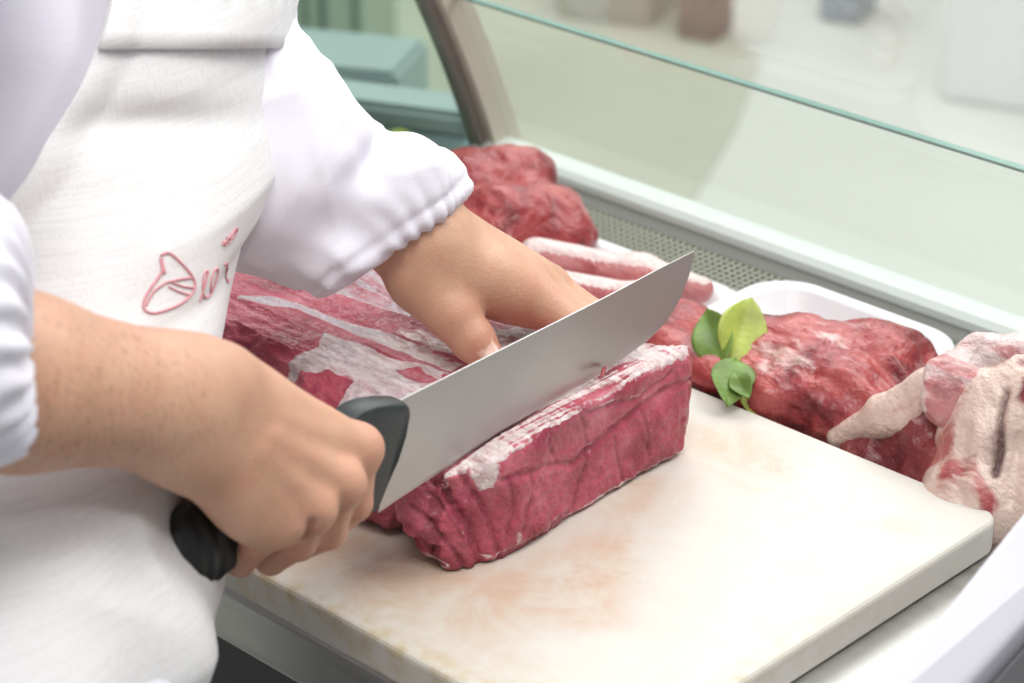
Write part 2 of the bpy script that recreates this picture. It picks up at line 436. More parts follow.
def arm_right(v, fine=True):
    v.chain([rsh, relb, rcuff + (rw - rcuff) * .0, rw + (rcuff - rw) * .12, rw], [.055, .043, .0385, .0305, .0295], .02, .012)
    # wrist is wider than thick: a little bone bump on the little-finger side
    v.ell(onx(196, 452, -.822), (.013, .013, .013), None, .02)
    v.ell(onx(208, 384, -.835), (.014, .014, .014), None, .025)
    side = nrm(rMCP[3] - rMCP[0])
    for i in range(4):
        base = rw + side * (-.017 + .0115 * i) + nrm(rMCP[i] - rw) * .012
        v.cap(base, rMCP[i], .0175, (.0118, .012, .0115, .0105)[i], .012)
    palm = (rMCP[1] + rMCP[2]) / 2 * .5 + rw * .5 + np.array([-.012, 0, -.004])
    v.ell(palm, (.03, .016, .028), np.array([nrm(rMCP[1] - rw), nrm(np.cross(side, rMCP[1] - rw)), side]), .02)
    for i in range(4):
        r = (.0100, .0102, .0098, .0086)[i]; m = rMCP[i]; p = rPIP[i]
        dip = np.array([XK + .001 + .001 * i, p[1] + .003, hz - .0165 - r * .9 + (.006 if i == 3 else 0)]); tip = np.array([XK - .0195, p[1] + .006, hz - .006 + .002 * i])
        v.ell(m + np.array([.002, 0, .001]), (r * 1.18,) * 3, None, .006)
        v.cap(m, p, r * 1.06, r * .97, .0055); v.cap(p, dip, r * .97, r * .86, .002); v.cap(dip, tip, r * .86, r * .74, .002)
        if fine and i < 3:                       # the valley between neighbouring knuckles
            q = (m + rMCP[i + 1]) / 2; q2 = (p + rPIP[i + 1]) / 2
            v.cap(q + np.array([.0125, 0, .001]), q2 + np.array([.0115, 0, -.002]), .0022, .003, .006, -1)
    # thumb on the far side of the handle
    v.chain([rw + np.array([-.012, .006, -.004]), np.array([XK - .018, .700, hz + .020]), np.array([XK - .021, .735, hz + .012]), np.array([XK - .0205, .762, hz + .004])], [.017, .0135, .011, .0085], .012, .003)
    if fine:
        # tendons and veins across the back of the hand
        nb = nrm(np.cross(rMCP[0] - rw, rMCP[3] - rw)); nb = nb if nb @ (CC - rw) > 0 else -nb
        for i in (0, 1, 2, 3):
            a_ = rw * .55 + rMCP[i] * .45; v.cap(a_ + nb * .0135, rMCP[i] + nb * .0078, .0022, .0032, .009)
        v1 = rw * .62 + rMCP[1] * .38 + nb * .0155; v2 = (rMCP[1] + rMCP[2]) / 2 + nb * .007; v.cap(v1, v2, .0012, .0012, .005)

lI = [onz(512, 288, 1.006), onz(553, 309, .990), onz(582, 324, .982), onz(599, 338, .9775)]      # index
lT = [onz(424, 278, 1.016), onz(453, 316, .9995), onz(473, 340, .988), onz(486, 355, .9805)]      # thumb
lat = nrm(np.array([-.10, 1, -.36]))
def lfinger(i):
    m = lI[0] + lat * (.0165 * i) + np.array([-.003 * i, 0, 0])
    p = m + nrm(np.array([.80, .10 + .05 * i, -.40])) * (.042, .042, .039, .032)[i]
    d = p + nrm(np.array([.45, .30, -.12])) * .017
    t = d + nrm(np.array([-.25, .15, -.30])) * .012
    return [m, p, d, t]
def arm_left(v, fine=True):
    v.chain([lsh, lelb, lw + (lelb - lw) * .10, lw], [.055, .042, .0285, .0275], .02, .01)
    F = [lI] + [lfinger(i) for i in (1, 2, 3)]
    for i in range(4):
        base = lw + lat * (-.015 + .0105 * i) + nrm(F[i][0] - lw) * .012
        v.cap(base, F[i][0], .0165, (.0130, .0120, .0115, .0105)[i], .012)
    for i in range(4):
        r = (.0098, .0100, .0095, .0083)[i]
        v.cap(F[i][0], F[i][1], r * 1.12, r, .006); v.cap(F[i][1], F[i][2], r, r * .88, .002); v.cap(F[i][2], F[i][3], r * .88, r * .76, .002)
    pc = (lw + F[1][0]) / 2 + np.array([0, .004, -.012]); ax = nrm(F[1][0] - lw)
    v.ell(pc, (.040, .026, .013), np.array([ax, nrm(lat - ax * (ax @ lat)), nrm(np.cross(ax, lat))]), .02)
    # thumb: broad ball of muscle, then two phalanges
    v.chain([lw * .55 + lT[0] * .45, lT[0], lT[1], lT[2], lT[3]], [.0215, .0190, .0138, .0120, .0096], .014, .005)
    # web of skin between thumb and index finger
    w0 = lT[0] * .4 + lT[1] * .6; w1 = lI[0] * .75 + lT[0] * .25
    v.cap(w0, w1, .0105, .0115, .012); v.cap(lT[0], lI[0] * .7 + lw * .3, .014, .0125, .014)
    if fine:
        nb = np.array([.1, -.35, .93])
        for f in ([lI[0] * .42 + lw * .58, lI[0]],):
            v.cap(f[0] + nb * .0125, f[1] + nb * .008, .002, .003, .009)
        # creases in the web, at the knuckle and over the thumb joint
        for a_, b_ in (((470, 294), (500, 312)), ((492, 296), (513, 313))):
            v.cap(onz(*a_, 1.0165), onz(*b_, 1.006), .0010, .0015, .005, -1)
        tn = nrm(lT[3] - lT[2])
        v.ell(lT[3] + tn * .002 + np.array([.004, -.004, .0068]), (.0078, .006, .0022), np.array([tn, nrm(np.cross(nrm([.45, -.45, .77]), tn)), nrm([.45, -.45, .77])]), .0012)

def body_coarse(v):
    # trunk from slices, neck, head, hips and legs
    X = v.ax[0][:, None, None]; Y = v.ax[1][None, :, None]; Z = v.ax[2][None, None, :]
    cx, cy, a, b = tprof(v.ax[2]); a = a - .040; b = b - .036
    dx = X - cx[None, None, :]; dy = Y - cy[None, None, :]
    u = (dx * FACE[0] + dy * FACE[1]) / b; w = (dx * SIDE[0] + dy * SIDE[1]) / a
    k = np.sqrt(u * u + w * w); d = (k - 1) * np.minimum(a, b)
    zt = rsh[2] + .0; zb = .86
    d = np.maximum(d, np.maximum(Z - zt, zb - Z)); v.d = smin(v.d, d.astype(np.float32), .03)
    tc = np.array([*[float(q) for q in tprof(zt)[:2]], zt]); pc = np.array([*[float(q) for q in tprof(.88)[:2]], .88])
    v.cap(rsh, lsh, .055, .055, .05)
    nk = tc + np.array([0, 0, .03]) + FACE * .02; hd = nk + np.array([0, 0, .16]) + FACE * .05
    v.cap(tc, nk + np.array([0, 0, .07]), .07, .055, .04)
    v.ell(hd, (.095, .078, .115), np.array([FACE, SIDE, ZU]), .03)
    v.ell(hd + FACE * .045 - ZU * .07, (.05, .055, .05), np.array([FACE, SIDE, ZU]), .03)
    v.cap(hd + FACE * .098 + ZU * .01, hd + FACE * .112 - ZU * .03, .009, .014, .012)
    for s in (-1, 1):
        v.ell(hd + SIDE * s * .078 - ZU * .01, (.018, .008, .03), np.array([FACE, SIDE, ZU]), .006)
        v.ell(hd + SIDE * s * .032 + FACE * .088 + ZU * .022, (.006, .014, .009), np.array([FACE, SIDE, ZU]), .008, -1)
        h0 = pc + SIDE * s * .085 - FACE * .01; kn = h0 * 1.0; kn[2] = .48; an = h0 - FACE * .05; an[2] = .09
        v.chain([h0, kn, an], [.062, .050, .038], .02, .02)
        v.chain([an - ZU * .035 - FACE * .03, an - ZU * .05 + FACE * .17], [.04, .032], .03, .02)

def build_body():
    parts = []
    # elbow cut planes join the fine arms to the coarse trunk
    cuts = []
    for (fn, cuff, elb, w, lo_, hi_) in ((arm_right, rcuff, relb, rw, None, None), (arm_left, None, lelb, lw, None, None)):
        cp = w + (elb - w) * (.62 if fn is arm_right else .5); n = nrm(elb - w); cuts.append((cp, n, w))
        pts = [cp, w] + (rMCP + rPIP + [np.array([XK - .03, .77, hz + .02])] if fn is arm_right else lI + lT + lfinger(3) + lfinger(2))
        pts = np.array(pts); lo = pts.min(0) - .045; hi = pts.max(0) + .045
        v = Vol(lo, hi, .0013); fn(v, True); V, F = v.mesh()
        side = ((V - cp) @ n) < 0; F = F[side[F].all(1)]
        V = relax(V, F, 2); parts.append((V, F))
    v = Vol((-1.45, .25, 0.0), (-.35, 1.25, 1.95), .0085); arm_right(v, False); arm_left(v, False); body_coarse(v)
    V, F = v.mesh()
    keep = np.ones(len(V), bool)
    for cp, n, w in cuts:
        s = (V - cp) @ n; rad = .056 if w is rw else .062
        near = (s < .010) & (s > -.45) & (np.linalg.norm(V - cp - np.outer(s, n), axis=1) < np.where(s > -.2, rad, .13))
        # only the arm, never the trunk
        e = V - cp; keep &= ~near
    F = F[keep[F].all(1)]; parts.append((V, F))
    bm = bmesh.new(); 
    Vs = []; Fs = []; o = 0
    for V, F in parts:
        u = np.unique(F); mp = np.full(len(V), -1); mp[u] = np.arange(len(u)); Vs.append(V[u]); Fs.append(mp[F] + o); o += len(u)
    V = np.concatenate(Vs); F = np.concatenate(Fs)
    return V, F, cuts
V, F, cuts = build_body()
print('body', len(V), len(F))
# colouring that belongs to the skin: reddish knuckles, hair on the forearm, nails
def near(V, pts, r):
    s = np.zeros(len(V))
    for p in pts: s = np.maximum(s, np.exp(-((V - p) ** 2).sum(1) / r ** 2))
    return s
red = np.clip(near(V, rMCP + rPIP, .013) + near(V, [lI[0], lI[1], lT[2], lT[3], lT[1]], .014), 0, 1)
tt = ((V - rw) @ (rcuff - rw)) / ((rcuff - rw) @ (rcuff - rw)); dl = np.linalg.norm(V - (rw + np.outer(tt, rcuff - rw)), axis=1)
hair = sst(-.25, .5, tt) * (dl < .06)
tn = nrm(lT[3] - lT[2]); na = nrm([.45, -.45, .77]); nc = lT[3] + tn * .003 + na * .0082
e = V - nc; nail = ((np.abs(e @ tn) < .0068) & (np.abs(e @ np.cross(na, tn)) < .0056) & (np.abs(e @ na) < .004)).astype(float)
body = mesh_obj('body', V, F, M['skin'], person, attr={'red': red, 'hair': hair, 'nail': nail})
bm = bmesh.new(); bm.from_mesh(body.data)
try:
    for cp, n, w in cuts:
        cpv, nv = Vector(cp), Vector(n)
        es = [e_ for e_ in bm.edges if e_.is_boundary and abs((e_.verts[0].co - cpv).dot(nv)) < .03 and (e_.verts[0].co - cpv).length < .1]
        r = bmesh.ops.bridge_loops(bm, edges=es); print('bridge', len(es), len(r['faces']))
        for f in r['faces']: f.smooth = True
except Exception as ex: print('bridge failed', ex)
bm.to_mesh(body.data); bm.free()
#==P3==
# ------------------------------------------------------------------ clothes
def coat_torso():
    z = np.linspace(.70, 1.54, 170); th = np.radians(np.linspace(-180, 180, 221)[:-1]); Z, T = np.meshgrid(z, th, indexing='ij')
    P = tpoint(Z, T, -.017)
    n = fbm(P * np.array([6, 6, 3.0]), 3); r = ridge(P * np.array([9, 9, 4.5]) + 5, 2)
    c = tpoint(Z, T, 0.0) - tpoint(Z, T, -.01); P = P + c / .01 * (np.minimum(0, n * .012) + (r - .6) * .012)[..., None]
    V = P.reshape(-1, 3); m = len(th); F = []
    for i in range(len(z) - 1):
        k = np.arange(m); F.append(np.stack([i * m + k, i * m + (k + 1) % m, (i + 1) * m + (k + 1) % m, (i + 1) * m + k], 1))
    F = np.concatenate(F)
    return V, F[:, ::-1] if False else F
V, F = coat_torso()
coat = mesh_obj('coat', V, F, M['coat'], person)
so = coat.modifiers.new('thick', 'SOLIDIFY'); so.thickness = .003; so.offset = -1

def cloth_disp(V, F, amp, fold, sc=(1, 1, 1), seed=0, mask=None):
    N = vnormals(V, F); P = V * np.array(sc) + seed
    d = fbm(P * 9, 3) * amp + (np.maximum(ridge(P * 14 + 3, 2), 0) ** 2 - .25) * fold
    if mask is not None: d = d * mask
    return V + N * d[:, None]
# his left sleeve, pushed up and gathered at the wrist by elastic
cuffL = [at(392, 252, 1.42), at(460, 213, 1.46)]
cc = (cuffL[0] + cuffL[1]) / 2; cn = nrm(RT * .56 - UP * .80 + FW * .10)
v = Vol(np.min([lelb, cc, lsh], 0) - .10, np.max([lelb, cc, lsh], 0) + .10, .0023)
v.chain([lsh, lelb - RT * .006, at(284, 182, 1.41), at(336, 214, 1.42), at(396, 228, 1.43), at(447, 250, 1.44)], [.064, .057, .0550, .0410, .0345, .030], 0, .016)
v.cap(at(412, 178, 1.43), at(434, 184, 1.445), .0235, .0215, .016)
v.cap(at(395, 200, 1.42), at(422, 210, 1.44), .034, .027, .012)
v.cap(at(330, 258, 1.40), at(376, 266, 1.42), .018, .013, .02)
# creases
v.cap(at(386, 122, 1.42), at(366, 190, 1.365), .004, .006, .016, -1)
v.cap(at(366, 190, 1.365), at(352, 232, 1.37), .005, .003, .016, -1)
v.cap(at(290, 236, 1.335), at(372, 232, 1.375), .004, .004, .022, -1)
v.cap(at(312, 118, 1.34), at(330, 190, 1.34), .006, .003, .02, -1)
v.cutplane(at(425, 227, 1.435), cn, .006)
V, F = v.mesh(); 
ct = at(425, 227, 1.435); s = (V - ct) @ cn
axn = nrm(np.cross(cn, ZU)); axm = np.cross(cn, axn); e = V - ct; ang = np.arctan2(e @ axm, e @ axn)
fall = 1 - sst(.004, .035, -s)
Nn = vnormals(V, F)
V = V + Nn * (np.sin(ang * 26 + 3 * fbm(V * 40, 2)) * .0012 * fall + (np.exp(-((s + .009) / .003) ** 2)) * -.0018)[:, None]
V = cloth_disp(V, F, .007, .009, (1, 1, 1), 2.0, 1 - .75 * fall)
V = relax(V, F, 2)
mesh_obj('sleeve', V, F, M['coat'], person)
# his right sleeve, close to the camera
cn = nrm(rw - relb); ct = at(16, 372, 1.10)
v = Vol(np.min([relb, ct, rsh], 0) - .10, np.max([relb, ct, rsh], 0) + .12, .0026)
v.chain([rsh, relb + ZU * .01, at(-75, 320, 1.075), at(-40, 336, 1.085), at(-5, 350, 1.095)], [.075, .068, .056, .048, .042], 0, .02)
cn = nrm(RT * .98 + UP * .05 + FW * .12); v.cutplane(at(34, 350, 1.10), cn, .010)
V, F = v.mesh(); ct = at(34, 350, 1.10); s = (V - ct) @ cn; axn = nrm(np.cross(cn, ZU)); axm = np.cross(cn, axn); e = V - ct; ang = np.arctan2(e @ axm, e @ axn)
fall = 1 - sst(.004, .03, -s); Nn = vnormals(V, F)
V = V + Nn * (np.sin(ang * 24 + 2 * fbm(V * 40, 2)) * .0022 * fall)[:, None]
V = cloth_disp(V, F, .006, .008, (1, 1, 1), 7.0, 1 - .75 * fall); V = relax(V, F, 2)
mesh_obj('sleeve', V, F, M['coat'], person)

# apron: one sheet round his front, the edge of the bib rising diagonally
BE = np.array([(-300, 135), (-60, 112), (0, 105), (30, 98), (60, 86), (100, 68), (140, 48), (190, 20), (215, 4), (240, -30), (275, -90), (310, -160)], float)
def bib_theta(z):
    best = None
    for th in np.radians(np.arange(20, 150, .5)):
        x, y = proj(tpoint(np.array(z), np.array(th), .004))
        xe = np.interp(y, BE[:, 0], BE[:, 1])
        if x < xe: return th
    return np.radians(125)
NZ, NT = 330, 260
zz = np.linspace(.42, 1.36, NZ); TH = []
for z in zz[::6]: TH.append(bib_theta(z))
the = np.interp(zz, zz[::6], TH); the = np.convolve(np.pad(the, 6, mode='edge'), np.ones(13) / 13, 'valid')
thl = -np.minimum(the + .25, np.radians(95))
u = np.linspace(0, 1, NT)
T = thl[:, None] + (the - thl)[:, None] * u[None, :]; Z = np.repeat(zz[:, None], NT, 1)
P = tpoint(Z, T, -.004 - .020 * sst(1.0, .9, Z) + .009 * sst(1.08, 1.16, Z) - .011 * sst(1.20, 1.27, Z)); O = tpoint(Z, T, .016) - P; O /= np.linalg.norm(O, axis=-1, keepdims=True)
low = sst(1.06, .95, Z)
d = fbm(P * np.array([5, 5, 3.]) + 3, 3) * .009 + (np.maximum(ridge(P * np.array([10, 10, 2.2]) + 9, 2), 0) ** 2) * (.003 + .020 * low)
d += low * .014 * np.sin(P[..., 2] * 34 + 9 * fbm(P * 6, 2)) * sst(.9, .3, u)[None, :]
# a horizontal dent below the chest where he bends
pc = at(150, 198, 1.2); d -= .010 * np.exp(-((Z - pc[2] - .03 * (T - .9)) / .010) ** 2) * np.exp(-((T - radians(52)) / .38) ** 2)
d += .010 * sst(.93, 1.0, u)[None, :] * sst(1.0, 1.15, Z)      # the bib edge stands off the coat
P = P + O * d[..., None]
apron_bvh_V = P.reshape(-1, 3)
ii, jj = np.meshgrid(np.arange(NZ - 1), np.arange(NT - 1), indexing='ij'); a_ = (ii * NT + jj).ravel()
AF = np.stack([a_, a_ + 1, a_ + NT + 1, a_ + NT], 1)
apron = mesh_obj('apron', apron_bvh_V, AF, M['apron'], person)
so = apron.modifiers.new('thick', 'SOLIDIFY'); so.thickness = .0022; so.offset = 0
bvh = BVHTree.FromPolygons([tuple(p) for p in apron_bvh_V], [tuple(f) for f in AF.tolist()])
def on_apron(x, y, off=.0016):
    d = Vector(ray(x, y)); h = bvh.ray_cast(Vector(CC), d)
    if h[0] is None: return None
    n = h[1] if h[1].dot(d) < 0 else -h[1]
    return h[0] + n * off
# folded hem along the top of the bib
sel = np.array([proj(p)[1] for p in apron_bvh_V]).reshape(NZ, NT)
Vh = []; Fh = []
for j in range(NT):
    i0 = int(np.argmin(np.abs(sel[:, j] - 47)))
    y0_, y1_ = sel[i0 - 1, j], sel[i0 + 1, j]; fi = (i0 - 1) + 2 * (47 - y0_) / (y1_ - y0_) if abs(y1_ - y0_) > 1e-6 else i0
    for k in range(26):
        f_ = min(NZ - 1.001, max(0, fi + k * 2.2)); i = int(f_); w_ = f_ - i
        Vh.append((P[i, j] * (1 - w_) + P[i + 1, j] * w_) + O[i, j] * (.0040 + .0014 * sin(j * .45) * (k > 3) + .0022 * max(0, sin(j * .17 + 1)) * k / 25))
for j in range(NT - 1):
    for k in range(25): a_ = j * 26 + k; Fh.append((a_, a_ + 26, a_ + 27, a_ + 1))
hemo = mesh_obj('bib_hem', np.array([list(v_) for v_ in Vh]), np.array(Fh), M['apron'], person)
so = hemo.modifiers.new('thick', 'SOLIDIFY'); so.thickness = .003; so.offset = -1
# embroidered drawing of a pear-like fruit and looping script
def stroke(pts, r, n=60):
    pts = np.array(pts, float); t = np.r_[0, np.cumsum(np.linalg.norm(np.diff(pts, axis=0), axis=1))]; tt_ = np.linspace(0, t[-1], n)
    # Catmull-like smoothing by resampling twice
    X = np.interp(tt_, t, pts[:, 0]); Y = np.interp(tt_, t, pts[:, 1]); k = np.array([1, 2, 3, 2, 1]) / 9
    Xp = np.convolve(np.pad(X, 2, mode='edge'), k, 'valid'); Yp = np.convolve(np.pad(Y, 2, mode='edge'), k, 'valid')
    q = [on_apron(x, y) for x, y in zip(Xp, Yp)]; q = [p for p in q if p is not None]
    return q
def zpt(L): return [(60 + x / 4.267, 180 + y / 4.267) for x, y in L]
S_ = [
 (zpt([(420, 330), (435, 312), (460, 308), (485, 330), (520, 365), (550, 400), (572, 440), (560, 480), (520, 520), (470, 548), (400, 572), (360, 570), (345, 540), (358, 500), (385, 455), (415, 415), (435, 385), (425, 355), (420, 330)]), .00075),
 (zpt([(360, 540), (390, 480), (440, 440), (500, 425), (560, 415)]), .0006),
 (zpt([(425, 335), (432, 372), (440, 400)]), .0009),
 (zpt([(455, 455), (500, 478), (545, 490)]), .0005), (zpt([(470, 440), (520, 455), (565, 462)]), .0005),
 (zpt([(585, 520), (600, 470), (615, 420), (625, 385), (612, 380), (600, 420), (598, 470), (605, 505), (630, 500), (650, 440), (668, 380), (655, 368), (640, 400), (632, 450), (635, 490)]), .00055),
 (zpt([(690, 360), (700, 345), (704, 375), (695, 410), (705, 440), (712, 420)]), .0005),
 (zpt([(680, 275), (700, 255), (725, 225), (740, 200), (748, 205), (735, 235), (710, 262), (690, 280)]), .0006),
 (zpt([(685, 262), (712, 268)]), .0005), (zpt([(700, 245), (726, 250)]), .0005)]
bmL = []; lv = []; lf = []
for pts, r in S_:
    q = stroke(pts, r)
    if len(q) < 4: continue
    t = tube('tmp', q, r, M['logo'], None, 5); o0 = len(lv); lv += [tuple(v_.co) for v_ in t.data.vertices]; lf += [tuple(i + o0 for i in p.vertices) for p in t.data.polygons]
    bpy.data.objects.remove(t)
lg = mesh_obj('embroidered_logo', lv, lf, M['logo'], person); lg['label'] = 'pink embroidered fruit outline with looping script'
# trousers and shoes: below the frame
pz = .88; v = Vol((-1.40, .35, .10), (-.60, 1.15, 1.0), .009)
tc = np.array([*[float(q) for q in tprof(.88)[:2]], .88])
for s_ in (-1, 1):
    h0 = tc + SIDE * s_ * .085 - FACE * .01; kn = h0 * 1.0; kn[2] = .48; an = h0 - FACE * .05; an[2] = .09
    v.chain([h0, kn, an], [.110, .078, .062], .05, .02)
v.cutplane((0, 0, .125), (0, 0, -1)); v.cutplane((0, 0, .93), (0, 0, 1))
V, F = v.mesh(); mesh_obj('trousers', V, F, M['trouser'], person)
for s_ in (-1, 1):
    h0 = tc + SIDE * s_ * .085 - FACE * .06; h0[2] = .0
    v = Vol(h0 - .3, h0 + .3, .006); v.chain([h0 + ZU * .05 - FACE * .03, h0 + ZU * .05 + FACE * .18], [.052, .048], 0); v.cap(h0 + ZU * .1, h0 + ZU * .06 + FACE * .05, .055, .045, .02); v.cutplane((0, 0, .001), (0, 0, -1))
    V, F = v.mesh(); mesh_obj('shoe', V, F, M['sole'], person)

# ------------------------------------------------------------------ knife
knife = empty('butcher_knife', (XK, onx(300, 495, XK)[1], hz), 'broad steel butcher knife with dark handle held in a fist, sunk into the beef', 'knife')
def kx(pts, X=XK): return [onx(x, y, X) for x, y in pts]
spine = kx([(392, 404), (420, 390), (460, 370), (500, 350), (540, 330), (580, 310), (615, 292), (645, 276), (668, 264), (684, 256), (694, 251)])
edge = kx([(378, 513), (400, 498), (430, 478.5), (470, 454), (510, 429), (550, 404), (590, 380), (625, 357), (650, 339), (668, 320), (680, 300), (688, 280), (692.5, 265), (694, 251)])
def resam(L, n):
    L = np.array(L); t = np.r_[0, np.cumsum(np.linalg.norm(np.diff(L, axis=0), axis=1))]; q = np.linspace(0, t[-1], n); return np.stack([np.interp(q, t, L[:, i]) for i in range(3)], 1)
def smooth_line(L, it=6):
    for _ in range(it): L[1:-1] = L[1:-1] * .5 + (L[:-2] + L[2:]) * .25
    return L
spn = smooth_line(resam(spine, 90)); edg = smooth_line(resam(edge, 90))
W = [0, .04, .09, .16, .4, .7, 1]; TKN = [.00012, .0004, .0005, .00058, .0007, .0008, .0008]
V = []; 
for i in range(90):
    ta = 1 - .5 * (i / 89) ** 2
    for s_ in (1, -1):
        for wv, tk in zip(W, [.0001, .00045, .00048, .00052, .00055, .00058, .0006]):
            p = edg[i] * (1 - wv) + spn[i] * wv; V.append((XK + s_ * tk * ta, p[1], p[2]))
F = []; m = len(W)
for i in range(89):
    a_ = i * 2 * m; b_ = (i + 1) * 2 * m
    for k in range(m - 1):
        F.append((a_ + k, a_ + k + 1, b_ + k + 1, b_ + k)); F.append((a_ + m + k + 1, a_ + m + k, b_ + m + k, b_ + m + k + 1))
    F.append((a_ + m - 1, a_ + 2 * m - 1, b_ + 2 * m - 1, b_ + m - 1)); F.append((a_ + m, a_, b_, b_ + m))
for k in range(m - 1): F.append((k + 1, k, m + k, m + k + 1))
blade = mesh_obj('blade', V, np.array(F), M['blade'], knife, smooth=False)
v = Vol((XK - .03, .58, .93), (XK + .03, .86, 1.06), .0011)
hb = onx(193, 545, XK); hf = onx(372, 458, XK)
# grip: oval, swelling at the butt
X = v.ax[0][:, None, None]; Y = v.ax[1][None, :, None]; Z = v.ax[2][None, None, :]
yk = [hb[1] - .016, hb[1] - .006, hb[1] + .012, hb[1] + .035, hb[1] + .07, hf[1] - .025, hf[1] - .004]
hw = np.interp(v.ax[1], yk, [.0125, .0155, .0150, .0122, .0128, .0115, .007])[None, :, None]
hh = np.interp(v.ax[1], yk, [.0180, .0235, .0230, .0175, .0160, .0150, .012])[None, :, None]
zc = np.interp(v.ax[1], yk, [hz - .003, hz - .001, hz + .001, hz + .001, hz + .001, hz, hz])[None, :, None]
k_ = np.sqrt(((X - XK) / hw) ** 2 + ((Z - zc) / hh) ** 2); d = (k_ - 1) * np.minimum(hw, hh)
d = np.maximum(d, np.maximum(yk[0] - Y, Y - yk[-1])); v.d = d.astype(np.float32)
k2 = vnormals  # rounded ends come from the relax pass
V, F = v.mesh(); V = relax(V, F, 8)
Nn = vnormals(V, F); V = V + Nn * (.0004 * np.cos((V[:, 1] - hb[1]) * 700) * (V[:, 1] < hb[1] + .012))[:, None]
mesh_obj('handle', V, F, M['handle'], knife)['label'] = 'black textured grip with swollen butt'
# bolster: wedge that tapers to the heel
out = kx([(340, 414), (352, 405), (366, 400), (382, 398), (396, 398), (401, 401), (402, 408), (398, 430), (391, 458), (383, 484), (376, 508), (371, 513), (366, 508), (362, 480), (350, 455), (338, 440)])
bm = bmesh.new(); rows = []
c0 = np.mean(out, axis=0)
for xo, sc_ in ((-.0085, .84), (-.0075, .95), (-.0035, 1.0), (.0035, 1.0), (.0075, .95), (.0085, .84)):
    rows.append([bm.verts.new((XK + xo * (.35 + .65 * sst(hz - .035, hz + .01, p[2])), c0[1] + (p[1] - c0[1]) * sc_, c0[2] + (p[2] - c0[2]) * sc_)) for p in out])
n_ = len(out)
for a_, b_ in zip(rows[:-1], rows[1:]):
    for i in range(n_): bm.faces.new((a_[i], a_[(i + 1) % n_], b_[(i + 1) % n_], b_[i]))
bm.faces.new(rows[0][::-1]); bm.faces.new(rows[-1]); bmesh.ops.recalc_face_normals(bm, faces=bm.faces)
bo = from_bm('bolster', bm, M['bolster'], knife, True); bo['label'] = 'wedge-shaped finger guard, dark grey with lighting put into its colour'
md = bo.modifiers.new('b', 'BEVEL'); md.width = .0012; md.segments = 3; md.limit_method = 'ANGLE'; md.angle_limit = .5

# ------------------------------------------------------------------ the beef on the board
FL = [(-.8215, .850), (-.8225, .880), (-.826, .915), (-.829, .970), (-.829, 1.008), (-.838, 1.024), (-.870, 1.012), (-.93, .998), (-1.02, 1.005), (-1.12, .985), (-1.17, .93),
      (-1.15, .862), (-1.08, .838), (-.99, .842), (-.93, .822), (-.905, .817), (-.872, .824), (-.852, .809), (-.836, .818)]
poly = np.array(FL)
def polysd(X, Y, P):
    d = np.full(X.shape, 1e9); ins = np.zeros(X.shape, bool); n = len(P)
    for i in range(n):
        a = P[i]; b = P[(i + 1) % n]; e = b - a; wx = X - a[0]; wy = Y - a[1]; t = np.clip((wx * e[0] + wy * e[1]) / (e @ e), 0, 1)
        d = np.minimum(d, (wx - t * e[0]) ** 2 + (wy - t * e[1]) ** 2)
        c = ((a[1] > Y) != (b[1] > Y)) & (X < e[0] * (Y - a[1]) / (e[1] + 1e-12) + a[0]); ins ^= c
    d = np.sqrt(d); return np.where(ins, -d, d)
v = Vol((-1.20, .79, .8985), (-.80, 1.05, .990), .0009)
X2, Y2 = np.meshgrid(v.ax[0], v.ax[1], indexing='ij'); PD = polysd(X2, Y2, poly)
ztop = .9665 + .004 * fbm(np.stack([X2 * 9, Y2 * 14, 0 * X2], -1), 3) + .003 * ridge(np.stack([X2 * 5, Y2 * 26, 0 * X2 + 3], -1), 2) * sst(-.84, -.88, X2)
ztop += -.006 * sst(.87, .83, Y2) + .002 * sst(.9, 1.0, Y2)
zb_ = v.ax[2][None, None, :]
# side walls belly in and out with height, the cut face stays nearly plane
hgt = (zb_ - .9) / .067
wob = .006 * vnoise(np.stack(np.broadcast_arrays(X2[..., None] * 16, Y2[..., None] * 16, zb_ * 30), -1)) * sst(-.825, -.85, X2)[..., None]
d2 = PD[..., None] + wob + .004 * (hgt - .4) ** 2 * sst(-.825, -.86, X2)[..., None] * 4
dz = np.maximum(zb_ - ztop[..., None], .9004 - zb_)
cutface = sst(-.845, -.835, X2)[..., None]
kk = .020 * (1 - cutface) + .006
h_ = np.maximum(kk - np.abs(d2 - dz), 0) / kk; v.d = (np.maximum(d2, dz) + h_ * h_ * kk * .25).astype(np.float32)
del wob, d2, dz, h_, kk
# the cut the knife is making
ez = np.interp(v.ax[1], edg[:, 1][:75], edg[:, 2][:75], left=.94, right=1.2)
sl_ = np.maximum(np.abs(X2 - XK)[..., None] - .0014, (ez[None, :, None] - .0012) - zb_)
v.d = np.maximum(v.d, -sl_.astype(np.float32))
V, F = v.mesh(); V = relax(V, F, 1); Nn = vnormals(V, F); print('beef', len(V))
